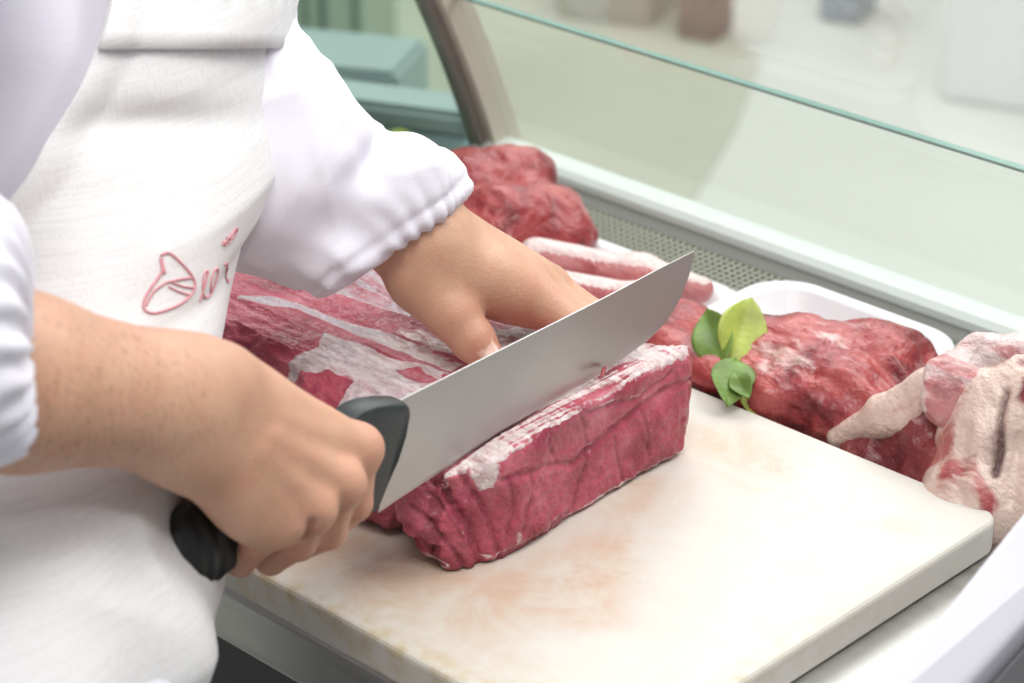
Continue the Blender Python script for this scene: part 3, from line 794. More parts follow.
# relief
front = sst(-.838, -.829, V[:, 0]) * (Nn[:, 0] > .2); side_ = (Nn[:, 1] < -.3) & (V[:, 0] < -.83)
G = V * np.array([30, 26, 34.]); fr = fbm(G, 4)
band = V[:, 2] - .9 - .021 - .18 * (V[:, 1] - .92) - .006 * vnoise(np.stack([V[:, 1] * 40, V[:, 1] * 0, V[:, 1] * 0], 1)); seam1 = np.exp(-(band / .0028) ** 2)
band2 = V[:, 2] - .9 - .052 - .05 * (V[:, 1] - .95) - .004 * vnoise(np.stack([V[:, 1] * 55 + 4, V[:, 1] * 0, V[:, 1] * 0], 1)); seam2 = np.exp(-(band2 / .0018) ** 2) * sst(.90, .95, V[:, 1])
vert = np.exp(-((V[:, 1] - .935 - .1 * (V[:, 2] - .93)) / .0022) ** 2) * sst(.925, .94, V[:, 2])
vert2 = np.exp(-((V[:, 1] - .868 + .25 * (V[:, 2] - .93)) / .003) ** 2)
fibre = ridge(np.stack([V[:, 0] * 60, V[:, 1] * 120 + V[:, 2] * 60, V[:, 2] * 28], 1), 3)
step = sst(-.004, .004, band)
vis = (Nn @ -FW > .05) & (V[:, 0] > -.93); PX = np.zeros((len(V), 2)) - 999
_v = V - CC; _k = FPX / (_v @ FW); PX[:, 0] = 512 + (_v @ RT) * _k; PX[:, 1] = 341.5 - (_v @ UP) * _k
PX = PX + 2.2 * np.stack([fbm(V * 110, 3), fbm(V * 110 + 9, 3)], 1)
def pl_d(L):
    L = np.array(L, float); dm = np.full(len(V), 1e9); sg = np.zeros(len(V))
    for a_, b_ in zip(L[:-1], L[1:]):
        e_ = b_ - a_; w_ = PX - a_; t_ = np.clip((w_ @ e_) / (e_ @ e_), 0, 1); r_ = w_ - t_[:, None] * e_; q_ = np.linalg.norm(r_, axis=1)
        c_ = q_ < dm; dm = np.where(c_, q_, dm); sg = np.where(c_, np.sign(r_ @ np.array([-e_[1], e_[0]])), sg)
    return dm, sg
SE = [([(503, 480), (520, 474), (545, 464), (572, 462), (592, 448), (615, 428), (642, 405), (668, 388), (692, 377)], 3.4, .0017, .42),
      ([(574, 405), (590, 414), (612, 404), (640, 397), (655, 384), (672, 372)], 2.4, .0009, .6),
      ([(579, 407), (585, 425), (589, 448), (584, 470), (576, 492), (573, 514)], 2.4, .0007, .4),
      ([(497, 560), (520, 545), (548, 532), (566, 512)], 2.8, .0010, .5),
      ([(640, 400), (645, 425), (648, 455)], 1.9, .0008, .4), ([(612, 430), (618, 455), (622, 480)], 1.9, .0008, .25), ([(530, 470), (528, 500), (520, 530)], 1.9, .0009, .3),
      ([(552, 420), (548, 445), (556, 462)], 1.8, .0008, .2), ([(508, 480), (512, 510), (505, 540)], 2.2, .0012, .3),
      ([(436, 480), (455, 505), (470, 530), (478, 558)], 5.5, .0034, .25), ([(408, 505), (430, 522), (450, 545), (462, 562)], 3.0, .0022, .3), ([(458, 470), (478, 500), (492, 530), (500, 556)], 3.4, .0018, .3),
      ([(395, 520), (415, 532), (432, 548)], 3.2, .0024, .35), ([(425, 492), (446, 512), (462, 536)], 2.2, .0010, .4)]
sdsp = np.zeros(len(V)); sfat = np.zeros(len(V)); sdark = np.zeros(len(V))
for L_, wd, dp, ft in SE:
    dm, sg = pl_d(L_); g_ = np.exp(-(dm / wd) ** 2) * vis; sdsp -= dp * g_; sdark = np.maximum(sdark, .8 * np.exp(-(dm / (wd * .8)) ** 2) * vis); q_ = dm * sg
    sfat = np.maximum(sfat, ft * np.exp(-((q_ + wd * 1.25) / 1.5) ** 2) * vis * (vnoise(V * 90) > -.25))
def pblob(x, y, rx, ry): return np.exp(-(((PX[:, 0] - x) / rx) ** 2 + ((PX[:, 1] - y) / ry) ** 2)) * vis
sdsp += .0032 * pblob(424, 559, 9, 8) + .0022 * pblob(486, 470, 14, 20) - .006 * pblob(411, 544, 6, 5) + .0025 * pblob(388, 523, 12, 8) + .002 * pblob(520, 500, 16, 30) + .0018 * pblob(660, 420, 20, 25)
sdark = np.maximum(sdark, pblob(411, 544, 7, 6)); sfat = np.maximum(sfat, .6 * np.maximum(pblob(517, 536, 5, 9), pblob(487, 556, 12, 4))); sfat = np.maximum(sfat, .7 * pblob(646, 476, 5, 4))
dsp = front * (.0026 * fr + .0009 * fibre + .0011 * fbm(V * np.array([90, 90, 120.]), 3) + .0006 * fbm(V * 260, 2)) + sdsp
dsp += side_ * (.005 * fbm(V * 38 + 5, 4) + .004 * (ridge(V * np.array([26, 26, 60.]), 3) - .4))
top = (Nn[:, 2] > .45)
dsp += top * (.0016 * ridge(V * np.array([10, 60, 10.]) + 2, 3) * (V[:, 0] < -.842) + .0006 * fbm(V * 160, 3))
far = (V[:, 1] > 1.0) * 1.0; dsp += far * .002 * fbm(V * 60, 3)
V = V + Nn * dsp[:, None]
bl = sst(.908, .902, V[:, 2]); V[:, 2] = np.maximum(V[:, 2], .9006)
# where the membrane lies, traced on the top face
zt_ = .9665
def wpoly(L, ox=200, oy=220, sc_=3.414): return np.array([onz(ox + x / sc_, oy + y / sc_, zt_)[:2] for x, y in L])
A1 = wpoly([(205, 470), (330, 452), (400, 440), (425, 385), (520, 420), (600, 450), (700, 485), (860, 515), (760, 590), (700, 640), (560, 690), (430, 640), (420, 600), (520, 545), (440, 505), (330, 485)])
A1b = wpoly([(660, 508), (745, 505), (820, 545), (760, 560), (700, 540)])
A2 = wpoly([(128, 285), (200, 272), (330, 280), (440, 315), (560, 360), (680, 400), (800, 450), (900, 500), (860, 512), (760, 478), (600, 420), (500, 378), (430, 345), (330, 315), (200, 305)])
A3 = wpoly([(60, 150), (250, 190), (450, 260), (600, 300), (720, 330), (800, 250), (600, 120), (200, 40), (60, 60)])
A4 = wpoly([(640, 360), (760, 380), (850, 430), (960, 500), (900, 480), (800, 450), (700, 405)])
A5 = wpoly([(920, 440), (1000, 400), (1200, 330), (1300, 370), (1150, 460), (1000, 500)])
A6 = wpoly([(-200, 560), (0, 560), (150, 640), (100, 700), (-100, 640)])
A7 = wpoly([(560, 640), (640, 620), (900, 520), (1100, 470), (900, 640), (700, 760)])
fat = np.zeros(len(V)); lil = np.zeros(len(V)); wx = V[:, 0] + .002 * fbm(V * 70, 3); wy = V[:, 1] + .003 * fbm(V * np.array([60, 160, 60.]) + 4, 3)
for Pp, wgt in ((A1, .62), (A2, .62), (A3, .42), (A4, .5), (A5, .5), (A6, .4), (A7, .55)):
    q = polysd(wx, wy, Pp); fat = np.maximum(fat, wgt * sst(.002, -.002, q))
fat *= 1 - sst(.001, -.001, polysd(wx, wy, A1b)) * .95
lil = np.maximum(sst(.004, -.01, polysd(wx, wy, A3)), .8 * sst(.003, -.003, polysd(wx, wy, A2)) * sst(-.95, -1.0, V[:, 0])); lil = np.maximum(lil, .7 * cor) if False else np.maximum(lil, .45 * sst(.004, -.012, polysd(wx, wy, A1)))
fat = fat * top + .08 * top
strip = top * ((V[:, 0] > -.8385) | ((V[:, 0] > -.866) & (V[:, 1] > .90))) ; lines = vnoise(np.stack([V[:, 0] * 640 + 3, V[:, 1] * 30, V[:, 0] * 0], 1)); endw = sst(.89, .86, V[:, 1]) + sst(.96, .99, V[:, 1])
fat = np.where(strip > 0, .57 + .40 * lines + .15 * endw, fat)
# the pale cap wrapping the near top corner of the slice, its lower rim on the board
cor = np.clip(1.3 * pblob(484, 470, 15, 19), 0, 1); fat = np.maximum(fat, .95 * cor)
rim = front * (np.exp(-((V[:, 2] - .9035) / .0022) ** 2) * sst(.86, .92, V[:, 1]) * .55 + np.exp(-((V[:, 2] - .965) / .0022) ** 2) * (.25 + .3 * endw) )
fat = np.maximum(fat, rim)
fat = np.maximum(fat, side_ * (.26 * (ridge(V * np.array([22, 22, 70.]) + 3, 3) > .35) + .3 * np.exp(-((V[:, 2] - .906) / .004) ** 2) * sst(-.87, -.84, V[:, 0])))
fat = np.maximum(fat, .10); fat = np.maximum(fat, sfat)
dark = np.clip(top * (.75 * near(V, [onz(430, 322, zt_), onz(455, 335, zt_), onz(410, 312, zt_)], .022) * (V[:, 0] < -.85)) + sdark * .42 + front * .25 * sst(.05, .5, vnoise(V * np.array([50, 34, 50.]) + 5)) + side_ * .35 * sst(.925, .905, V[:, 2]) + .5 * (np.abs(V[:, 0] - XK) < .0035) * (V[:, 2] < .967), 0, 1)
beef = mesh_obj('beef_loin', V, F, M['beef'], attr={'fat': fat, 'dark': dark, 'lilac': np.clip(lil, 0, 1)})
tag(beef, 'thick raw beef slab with silvery membrane on the white cutting board, knife slicing its end', 'meat')
# ragged slivers on the slice's top edge
for k, (x_, y_) in enumerate([(513, 431), (606, 368)]):
    p0 = onx(x_, y_, XK + .0016 + .0006 * (k % 2)); n_ = 7
    pts = [p0 + np.array([.0012 * i * (1 if k % 2 else .5), .0022 * i * (-1 if k % 3 else 1), .0012 * sin(i * .9) + .0002 * i]) for i in range(n_)]
    tube('sliver', pts, [.0004, .0010, .0013, .0012, .0010, .0007, .0003], M['lump'], beef, 6)

# ------------------------------------------------------------------ cutting board
xa, xb, ya, yb, zb0, zb1 = -1.42, -.654, float(onz(260, 572, .9)[1]) - .002, 1.0815, .8775, .9
print('board near edge', ya)
nx, ny = 380, 190; r_ = .005
def soft(n, a, b):
    t = np.linspace(0, 1, n); return a + (b - a) * t
gx = soft(nx, xa + r_, xb - r_); gy = soft(ny, ya + r_, yb - r_)
bm = bmesh.new(); add_box(bm, (xa, ya, zb0), (xb, yb, zb1)); 
vert_e = [e for e in bm.edges if abs(e.verts[0].co.z - e.verts[1].co.z) > .01]; bmesh.ops.bevel(bm, geom=vert_e, offset=.014, segments=6, affect='EDGES', profile=.5)
he = [e for e in bm.edges if abs(e.verts[0].co.z - e.verts[1].co.z) < 1e-5 and len(e.link_faces) == 2 and abs(abs(e.link_faces[0].normal.z) - abs(e.link_faces[1].normal.z)) > .5]
bmesh.ops.bevel(bm, geom=he, offset=.0035, segments=3, affect='EDGES', profile=.5)
for _ in range(1):
    bmesh.ops.triangulate(bm, faces=[f for f in bm.faces if len(f.verts) > 4])
bmesh.ops.delete(bm, geom=[f for f in bm.faces if f.normal.z > .99 and f.calc_center_median().z > zb1 - .0005], context='FACES_ONLY')
rimv = sorted([v_ for v_ in bm.verts if abs(v_.co.z - zb1) < 1e-5], key=lambda v_: 0)
be = [e for e in bm.edges if e.is_boundary]
# a dense top so the stains can be painted on it
g = [[bm.verts.new((x, y, zb1)) for y in np.linspace(ya + .016, yb - .016, ny)] for x in np.linspace(xa + .016, xb - .016, nx)]
for i in range(nx - 1):
    for j in range(ny - 1): bm.faces.new((g[i][j], g[i + 1][j], g[i + 1][j + 1], g[i][j + 1]))
inner = [e for e in bm.edges if e.is_boundary and all(abs(v_.co.x - xa - .016) < 1e-5 or abs(v_.co.x - xb + .016) < 1e-5 or abs(v_.co.y - ya - .016) < 1e-5 or abs(v_.co.y - yb + .016) < 1e-5 for v_ in e.verts) and e not in be]
r = bmesh.ops.bridge_loops(bm, edges=be + inner); bmesh.ops.recalc_face_normals(bm, faces=bm.faces)
board = from_bm('cutting_board', bm, M['board']); print('bridge board', len(r['faces']))
V = np.array([v_.co[:] for v_ in board.data.vertices]); 
def blob(px, py, rx, ry=None, ang=0):
    c = onz(px, py, .9); ry = ry or rx; e = V - c; u_ = e[:, 0] * cos(ang) + e[:, 1] * sin(ang); w_ = -e[:, 0] * sin(ang) + e[:, 1] * cos(ang); return np.exp(-((u_ / rx) ** 2 + (w_ / ry) ** 2))
st = 0
for b_ in [(600, 560, .020, .035, .3), (640, 500, .018, .03, .4), (560, 575, .03, .03), (720, 440, .03, .02, .5), (760, 470, .03, .02, 0), (440, 600, .05, .02, -.2), (400, 580, .05, .03), (520, 600, .03, .02), (350, 560, .05, .03), (590, 610, .02, .015), (900, 525, .012, .01)]:
    st = st + blob(*b_) * (.9 if len(b_) == 5 else .75)
st = np.clip(st + .12, 0, 1) * (V[:, 2] > .8995)
ed = np.exp(-((V[:, 1] - ya - .002) / .006) ** 2) * (V[:, 2] > .893) * 1.0 + .5 * np.exp(-((V[:, 0] - xb + .003) / .004) ** 2) * (V[:, 2] > .893) * sst(.9, .8, V[:, 1]) + .35 * sst(.08, 0, V[:, 1] - ya)
for k_, a_ in (('stain', st), ('edge', np.clip(ed, 0, 1))):
    A_ = board.data.attributes.new(k_, 'FLOAT', 'POINT'); A_.data.foreach_set('value', np.asarray(a_, np.float32))
tag(board, 'thick white plastic cutting board with pinkish and yellow stains under the beef', 'cutting board')
#==P4==
# ------------------------------------------------------------------ work counter
ctr = empty('work_counter', (-1.2, ya + .2, 0.0), 'stainless steel work counter under the white cutting board', 'counter')
bm = bmesh.new(); add_box(bm, (-2.1, ya + .001, .840), (-.20, 1.093, .8772), .004, 3); from_bm('worktop', bm, M['steel'], ctr)
box('cabinet', (-2.05, ya + .06, .10), (-.26, 1.085, .838), M['scaledark'], ctr)
box('kickboard', (-2.0, ya + .10, .0), (-.30, 1.05, .098), M['grilledark'], ctr)

# ------------------------------------------------------------------ refrigerated display case
X0, X1 = -1.298, -.05
case = empty('display_case', (-.75, 1.25, 0.0), 'refrigerated glass display case holding trays of meat behind the counter', 'display case')
bm = bmesh.new(); add_box(bm, (X0, 1.096, .10), (X1, 1.345, .845)); from_bm('body', bm, M['wall'], case)
box('plinth', (X0 + .02, 1.12, .0), (X1, 1.33, .098), M['grilledark'], case)
box('display_deck', (X0 + .002, 1.097, .8455), (X1, 1.2475, .8570), M['deck'], case, .002)
# perforated air grille
bm = bmesh.new(); gy0, gy1, gz = 1.250, 1.293, .8735
V = []; F = []; cell = .0058; nxg = int((X1 - X0) / cell); nyg = 7; cy_ = (gy1 - gy0) / nyg
for i in range(nxg):
    for j in range(nyg):
        ox = X0 + i * cell; oy = gy0 + j * cy_; o = len(V)
        V += [(ox, oy, gz), (ox + cell, oy, gz), (ox + cell, oy + cy_, gz), (ox, oy + cy_, gz)]
        cx_, cy2 = ox + cell / 2, oy + cy_ / 2; rr = .0022
        V += [(cx_ + rr * cos(a_), cy2 + rr * sin(a_), gz) for a_ in np.radians([225, 270, 315, 0, 45, 90, 135, 180])]
        c = lambda k: o + 4 + k
        F += [(o, o + 1, c(2), c(1), c(0)), (o + 1, o + 2, c(4), c(3), c(2)), (o + 2, o + 3, c(6), c(5), c(4)), (o + 3, o, c(0), c(7), c(6))]
gr = mesh_obj('air_grille', V, F, M['grillemetal'], case, smooth=False)
gm = gr.modifiers.new('t', 'SOLIDIFY'); gm.thickness = .001
box('air_duct', (X0 + .004, gy0, .846), (X1, gy1, .858), M['grilledark'], case)
box('grille_lip', (X0 + .004, gy0 - .0018, .8575), (X1, gy0 - .0002, .8755), M['rail'], case)
# front rail: sloping shaded inner face, then a rounded white top
prof = [(1.2935, .858), (1.2935, .8738), (1.299, .8748), (1.316, .8765), (1.3185, .8815), (1.324, .8850), (1.332, .8862), (1.350, .8868), (1.372, .8868), (1.384, .884), (1.390, .876), (1.390, .846), (1.2925, .846)]
def extrude_x(name, prof, xa_, xb_, mat, parent, n=40, smooth=False):
    V = []; F = []; m = len(prof)
    xs = np.linspace(xa_, xb_, n)
    for x in xs:
        for p in prof: V.append((x, p[0], p[1]))
    for i in range(n - 1):
        for k in range(m): F.append((i * m + k, i * m + (k + 1) % m, (i + 1) * m + (k + 1) % m, (i + 1) * m + k))
    F.append(tuple(range(m))[::-1]); F.append(tuple((n - 1) * m + k for k in range(m)))
    bm = bmesh.new(); vs = [bm.verts.new(v_) for v_ in V]
    for f in F: bm.faces.new([vs[i] for i in f])
    bmesh.ops.recalc_face_normals(bm, faces=bm.faces); return from_bm(name, bm, mat, parent, smooth)
extrude_x('front_rail', prof[:3] + [(1.3065, .8765)] + [(1.3065, .846), (1.2935, .846)], X0, X1, M['steelgrille'], case, 2)
extrude_x('rail_cover', [(1.3068, .846), (1.3068, .8775), (1.3085, .8815), (1.314, .8850), (1.320, .8866), (1.330, .8870), (1.3345, .885), (1.336, .880), (1.336, .846)], X0, X1, M['railwhite'], case, 2)
# leaning front glass in two panes; the lower pane ends at a green edge
def gcurve(s): # height above the rail -> y, leaning towards the staff side
    return 1.327 - .36 * s - .60 * s * s
zs_ = .8875; 
def pane(name, za, zb, xa_, xb_, mat, parent, th=.006):
    zz_ = np.linspace(za, zb, 10); P1 = [(gcurve(z - zs_), z) for z in zz_]; P2 = [(y + th, z) for y, z in P1[::-1]]
    return extrude_x(name, P1 + P2, xa_, xb_, mat, parent, 2)
# height at which the visible edge meets the glass
lo_, hi_ = .9, 1.1
for _ in range(40):
    mid = (lo_ + hi_) / 2; q = onz(740, 84, mid)
    if q[1] > gcurve(mid - zs_): lo_ = mid
    else: hi_ = mid
ze = mid; print('glass edge z', ze)
pane('lower_front_glass', zs_, ze - .0015, X0 + .02, X1, M['glass'], case)
pane('glass_edge', ze - .0013, ze + .0013, X0 + .02, X1, M['glassedge'], case, .0065)
pane('upper_front_glass', ze + .0015, ze + .30, X0 + .02, X1, M['glass2'], case)
# curved end post: dark inner seal and pale metal face
def post(name, xa_, xb_, dy0, dy1, mat):
    zz_ = np.linspace(.847, ze + .30, 30); P1 = [(gcurve(z - zs_) + dy0, z) for z in zz_]; P2 = [(y - dy0 + dy1, z) for y, z in P1[::-1]]
    return extrude_x(name, P1 + P2, xa_, xb_, mat, case, 2)
post('end_post', X0 - .004, X0 + .018, -.012, .016, M['upright']); post('end_seal', X0 - .0045, X0 + .010, -.020, -.0122, M['updark'])
zz_ = np.linspace(.8465, ze + .30, 16)
extrude_x('end_glass', [(gcurve(z - zs_) - .0205, z) for z in zz_] + [(1.105, z) for z in zz_[::-1]], X0 - .002, X0 + .003, M['endglass'], case, 2)

# ------------------------------------------------------------------ foam trays
def tray(xa_, xb_, ya_, yb_, z0, z1, label, ang=0.0, r=.03):
    rings = [(.016, z0), (.004, z1 - .008), (.0, z1 - .003), (.0, z1 - .0005), (.003, z1 + .0005), (.008, z1), (.011, z1 - .002), (.026, z0 + .006), (.032, z0 + .004)]
    V = []; F = []; n = 64; cx_, cy_ = (xa_ + xb_) / 2, (ya_ + yb_) / 2
    for ins, z in rings:
        hx, hy = (xb_ - xa_) / 2 - ins, (yb_ - ya_) / 2 - ins; rr = max(r - ins * .5, .006)
        for k in range(n):
            a_ = 2 * pi * (k + .5) / n; sx = 1 if cos(a_) > 0 else -1; sy = 1 if sin(a_) > 0 else -1
            q = int(k // (n / 4)); b_ = (k % (n // 4)) / (n // 4 - 1) * pi / 2 + q * pi / 2
            x = sx * (hx - rr) + rr * cos(b_); y = sy * (hy - rr) + rr * sin(b_)
            V.append((cx_ + x * cos(ang) - y * sin(ang), cy_ + x * sin(ang) + y * cos(ang), z))
    m = len(rings)
    for i in range(m - 1):
        for k in range(n): F.append((i * n + k, i * n + (k + 1) % n, (i + 1) * n + (k + 1) % n, (i + 1) * n + k))
    F.append(tuple((m - 1) * n + k for k in range(n))); F.append(tuple(range(n))[::-1])
    o = mesh_obj('meat_tray', V, F, M['tray'], None); return tag(o, label, 'tray', 'white meat trays in the display case')
ZD = .8574
tray(-.948, -.788, 1.101, 1.249, ZD, .9025, 'white foam tray holding the red trimmed meat with leaves beside it', 0, .035)
tray(-1.140, -.952, 1.101, 1.236, ZD, .8850, 'white foam tray holding pale strips and a red cut, in the middle of three', 0, .035)
tray(-1.293, -1.144, 1.101, 1.236, ZD, .8850, 'white foam tray behind the pressing hand, under the dark red lump', 0, .03)

# ------------------------------------------------------------------ meats in the case
def meat(name, prims, mat, label, amp=.004, sc=(30, 30, 30), h=.0018, k=.012, fat=None, dark=None, carve=(), floor=None, parent=None, rid=.003, slit=None):
    pts = np.array([p[0] for p in prims] + [p[1] for p in prims if isinstance(p[-1], str)]); R = max(max(np.atleast_1d(p[2] if isinstance(p[-1], str) else p[1])) for p in prims)
    v = Vol(pts.min(0) - R - .012, pts.max(0) + R + .012, h)
    for p in prims:
        if isinstance(p[-1], str): v.cap(p[0], p[1], p[2], p[3], k)
        else: v.ell(p[0], p[1], p[2], k)
    for p in carve: v.cap(p[0], p[1], p[2], p[3], .006, -1)
    if floor is not None: v.cutplane((0, 0, floor), (0, 0, -1), .006)
    V, F = v.mesh(); N_ = vnormals(V, F); sc = np.array(sc, float)
    V = V + N_ * (amp * fbm(V * sc + 3, 4) + rid * (ridge(V * sc * .8 + 8, 3) - .3))[:, None]
    sw = 0
    if slit is not None:
        pr = np.array([proj(q_) for q_ in V]); sw = 0
        for pts_, wd, dp in slit:
            pts_ = np.array(pts_, float); dm = np.full(len(V), 1e9)
            for a_, b_ in zip(pts_[:-1], pts_[1:]):
                e_ = b_ - a_; t_ = np.clip(((pr - a_) @ e_) / (e_ @ e_), 0, 1); dm = np.minimum(dm, np.linalg.norm(pr - a_ - t_[:, None] * e_, axis=1))
            w_ = np.exp(-(dm / wd) ** 2) * (N_ @ -FW > .1); V = V - N_ * (dp * w_)[:, None]; sw = np.maximum(sw, w_ * (dp > .003))
    if floor is not None: V[:, 2] = np.maximum(V[:, 2], floor + .0002)
    V = relax(V, F, 1)
    fa = fat(V, N_) if fat else np.full(len(V), .35); da = (dark(V, N_) if dark else np.zeros(len(V))) + .9 * sw
    o = mesh_obj(name, V, F, mat, parent, attr={'fat': fa, 'dark': np.clip(da, 0, 1)})
    if label: tag(o, label, 'meat')
    return o
def rz(a): return np.array([[cos(a), sin(a), 0], [-sin(a), cos(a), 0], [0, 0, 1]])
zf = ZD + .0075
g = lambda x, y, z: onz(x, y, z)
meat('meat_lump', [(g(500, 185, .905), (.045, .032, .030), rz(.3)), (g(545, 220, .90), (.034, .028, .027), rz(0)), (g(500, 225, .902), (.035, .03, .028), rz(1)), (g(470, 190, .905), (.035, .030, .028), rz(0)), (g(565, 235, .893), (.020, .018, .018), rz(0))],
     M['lump'], 'dark red meat lump on the farthest tray, beyond the pressing hand', .006, (24, 24, 24), floor=zf, rid=.006, fat=lambda V, N_: .38 + .0 * V[:, 0])
meat('pork_strip', [(g(535, 257, .896), g(640, 275, .896), .0125, .012, 'c'), (g(640, 275, .896), g(700, 290, .889), .012, .009, 'c')], M['strip'],
     'pale pink meat strip with white fat, upper of two beyond the index finger', .002, (12, 40, 40), floor=zf, rid=.0012, fat=lambda V, N_: .45 + .35 * (N_[:, 2] > .72))
meat('pork_strip', [(g(545, 285, .892), g(640, 304, .892), .0125, .0125, 'c'), (g(640, 304, .892), g(676, 318, .888), .0125, .010, 'c')], M['strip'],
     'pink meat strip with a white top, lower of two just beyond the index finger', .002, (12, 40, 40), floor=zf, rid=.0012, fat=lambda V, N_: .36 + .45 * (N_[:, 2] > .80))
meat('red_cut', [(g(690, 335, .892), (.034, .022, .022), rz(-.2)), (g(668, 350, .888), (.024, .020, .018), rz(0)), (g(708, 375, .884), (.026, .022, .016), rz(0)), (g(745, 400, .880), (.018, .012, .012), rz(0)), (g(675, 350, .905), (.022, .016, .014), rz(0)), (g(712, 372, .905), (.02, .014, .012), rz(0))],
     M['lump'], 'red cut of meat on the middle tray, between the knife tip and the green leaves', .003, (26, 26, 26), floor=zf, fat=lambda V, N_: .36 + 0 * V[:, 0])
meat('trimmed_meat', [(g(800, 374, .898), (.058, .040, .033), rz(.1)), (g(874, 378, .899), (.040, .034, .034), rz(.5)), (g(765, 375, .890), (.040, .022, .020), rz(.35)), (g(828, 403, .896), (.058, .032, .030), rz(0)), (g(768, 398, .898), (.030, .018, .016), rz(.2)), (g(900, 392, .896), (.026, .026, .026), rz(0)), (g(812, 358, .905), (.030, .016, .018), rz(-.3))],
     M['lump'], 'red marbled meat heap on the tray nearest the bone joint, right of the leaves', .005, (34, 34, 34), floor=zf, rid=.006,
     fat=lambda V, N_: .40 + .22 * near(V, [g(790, 352, .93), g(770, 360, .92), g(830, 335, .93)], .022) - .05,
     dark=lambda V, N_: .8 * near(V, [g(835, 398, .92), g(820, 405, .918), g(850, 395, .92)], .0075) + .25 * (ridge(V * 40, 2) < -.1),
     carve=[(g(860, 345, .938), g(850, 378, .935), .003, .003)])
joint = empty('bone_joint', tuple(g(985, 470, ZD)), 'large pale carcass joint with dark red inside, by the far corner of the board', 'meat')
meat('shank', [(g(992, 462, .905), (.036, .032, .048), rz(-.5)), (g(1035, 440, .918), (.046, .036, .054), rz(0)), (g(985, 425, .925), (.026, .022, .034), rz(0)), (g(1020, 490, .895), (.05, .035, .036), rz(0)), (g(975, 500, .89), (.03, .03, .03), rz(0))],
     M['bone'], None, .003, (26, 26, 12), h=.0017, floor=ZD + .0004, rid=.004, k=.008, parent=joint,
     fat=lambda V, N_: .66 + .55 * vnoise(V * np.array([75, 75, 9.])), dark=lambda V, N_: .9 * near(V, [g(1000 - .5 * i, 398 + 9 * i, .957 - .005 * i) for i in range(10)], .0045) + .3 * near(V, [g(990, 470, .93), g(985, 480, .925)], .005),
     slit=[([(1006, 392), (1000, 420), (1002, 450), (995, 475)], 3.2, .0045), ([(965, 430), (958, 480), (962, 500)], 7, .0028), ([(1018, 440), (1012, 500)], 7, .0028)])
meat('bone_end', [(g(962, 384, .944), (.022, .018, .019), rz(.3)), (g(992, 366, .952), (.024, .018, .018), rz(0)), (g(1024, 372, .952), (.024, .022, .022), rz(0)), (g(948, 398, .938), (.014, .014, .016), rz(0))],
     M['strip'], None, .003, (40, 40, 40), h=.0015, rid=.005, k=.006, parent=joint, fat=lambda V, N_: .58 + .5 * vnoise(V * 45 + 9), dark=lambda V, N_: .25 * (vnoise(V * 60) > .3))
meat('lean_muscle', [(g(932, 452, .895), (.032, .020, .034), rz(.5)), (g(940, 425, .905), (.018, .016, .030), rz(.5)), (g(900, 470, .880), (.040, .018, .024), rz(.3)), (g(950, 490, .885), (.03, .02, .03), rz(.3))],
     M['lump'], None, .004, (40, 40, 40), h=.0016, floor=ZD + .0004, rid=.004, k=.008, parent=joint, fat=lambda V, N_: .30 + .2 * (vnoise(V * np.array([70, 40, 40.])) > .35), dark=lambda V, N_: .55 + 0 * V[:, 0])
meat('flap', [(g(838, 436, .893), g(880, 410, .918), .0045, .0065, 'c'), (g(880, 410, .918), g(928, 384, .940), .0065, .0075, 'c'), (g(840, 438, .890), g(918, 404, .928), .005, .0075, 'c'), (g(928, 384, .940), g(960, 376, .948), .0075, .010, 'c'), (g(845, 440, .886), g(905, 420, .918), .005, .007, 'c')],
     M['bone'], None, .0015, (26, 26, 26), h=.0015, rid=.002, k=.010, parent=joint, fat=lambda V, N_: .70 + 0 * V[:, 0])

# ------------------------------------------------------------------ green leaves
sprig = empty('leaf_sprig', tuple(g(735, 385, .905)), 'sprig of green leaves tucked between the two red cuts of meat', 'leaves')
def leaf(base, tip, width, facing, mat, curl=.15):
    base = np.array(base); tip = np.array(tip); ax = tip - base; L = np.linalg.norm(ax); ax /= L; f = np.array(facing, float); sd = nrm(np.cross(ax, f)); f = np.cross(sd, ax)
    V = []; F = []; nu, nv = 26, 13
    for i in range(nu):
        t = i / (nu - 1); w_ = width * .5 * (max(0, sin(pi * min(1, t ** .88))) ** .85) * (1 - .15 * t) + .0003
        for j in range(nv):
            s_ = -1 + 2 * j / (nv - 1); vein = .0006 * abs(sin(t * 28 - abs(s_) * 5))
            V.append(base + ax * L * t + sd * w_ * s_ + f * (-curl * L * (t - .5) ** 2 + .28 * w_ * abs(s_) + vein + .0015 * sin(7 * t + 2 * s_) * .6))
    for i in range(nu - 1):
        for j in range(nv - 1): a_ = i * nv + j; F.append((a_, a_ + 1, a_ + nv + 1, a_ + nv))
    o = mesh_obj('leaf', V, np.array(F), mat, sprig); m_ = o.modifiers.new('t', 'SOLIDIFY'); m_.thickness = .0005; return o
fc = -FW
leaf(g(731, 362, .915), g(752, 297, .944), .034, fc + RT * .15, M['leaf'])
leaf(g(722, 366, .915), g(705, 308, .932), .028, fc - RT * .3, M['leafdark'])
leaf(g(737, 358, .922), g(727, 405, .908), .028, fc + UP * .4, M['leafdark'])
leaf(g(752, 378, .914), g(760, 420, .893), .020, fc, M['leaf'])
leaf(g(735, 372, .918), g(748, 398, .912), .015, fc, M['leafdark'])
tube('stem', [g(726, 322, .932), g(727, 345, .922), g(729, 364, .913), g(738, 378, .906), g(752, 388, .902)], [.0012, .0018, .0018, .0014, .001], M['stem'], sprig, 7)
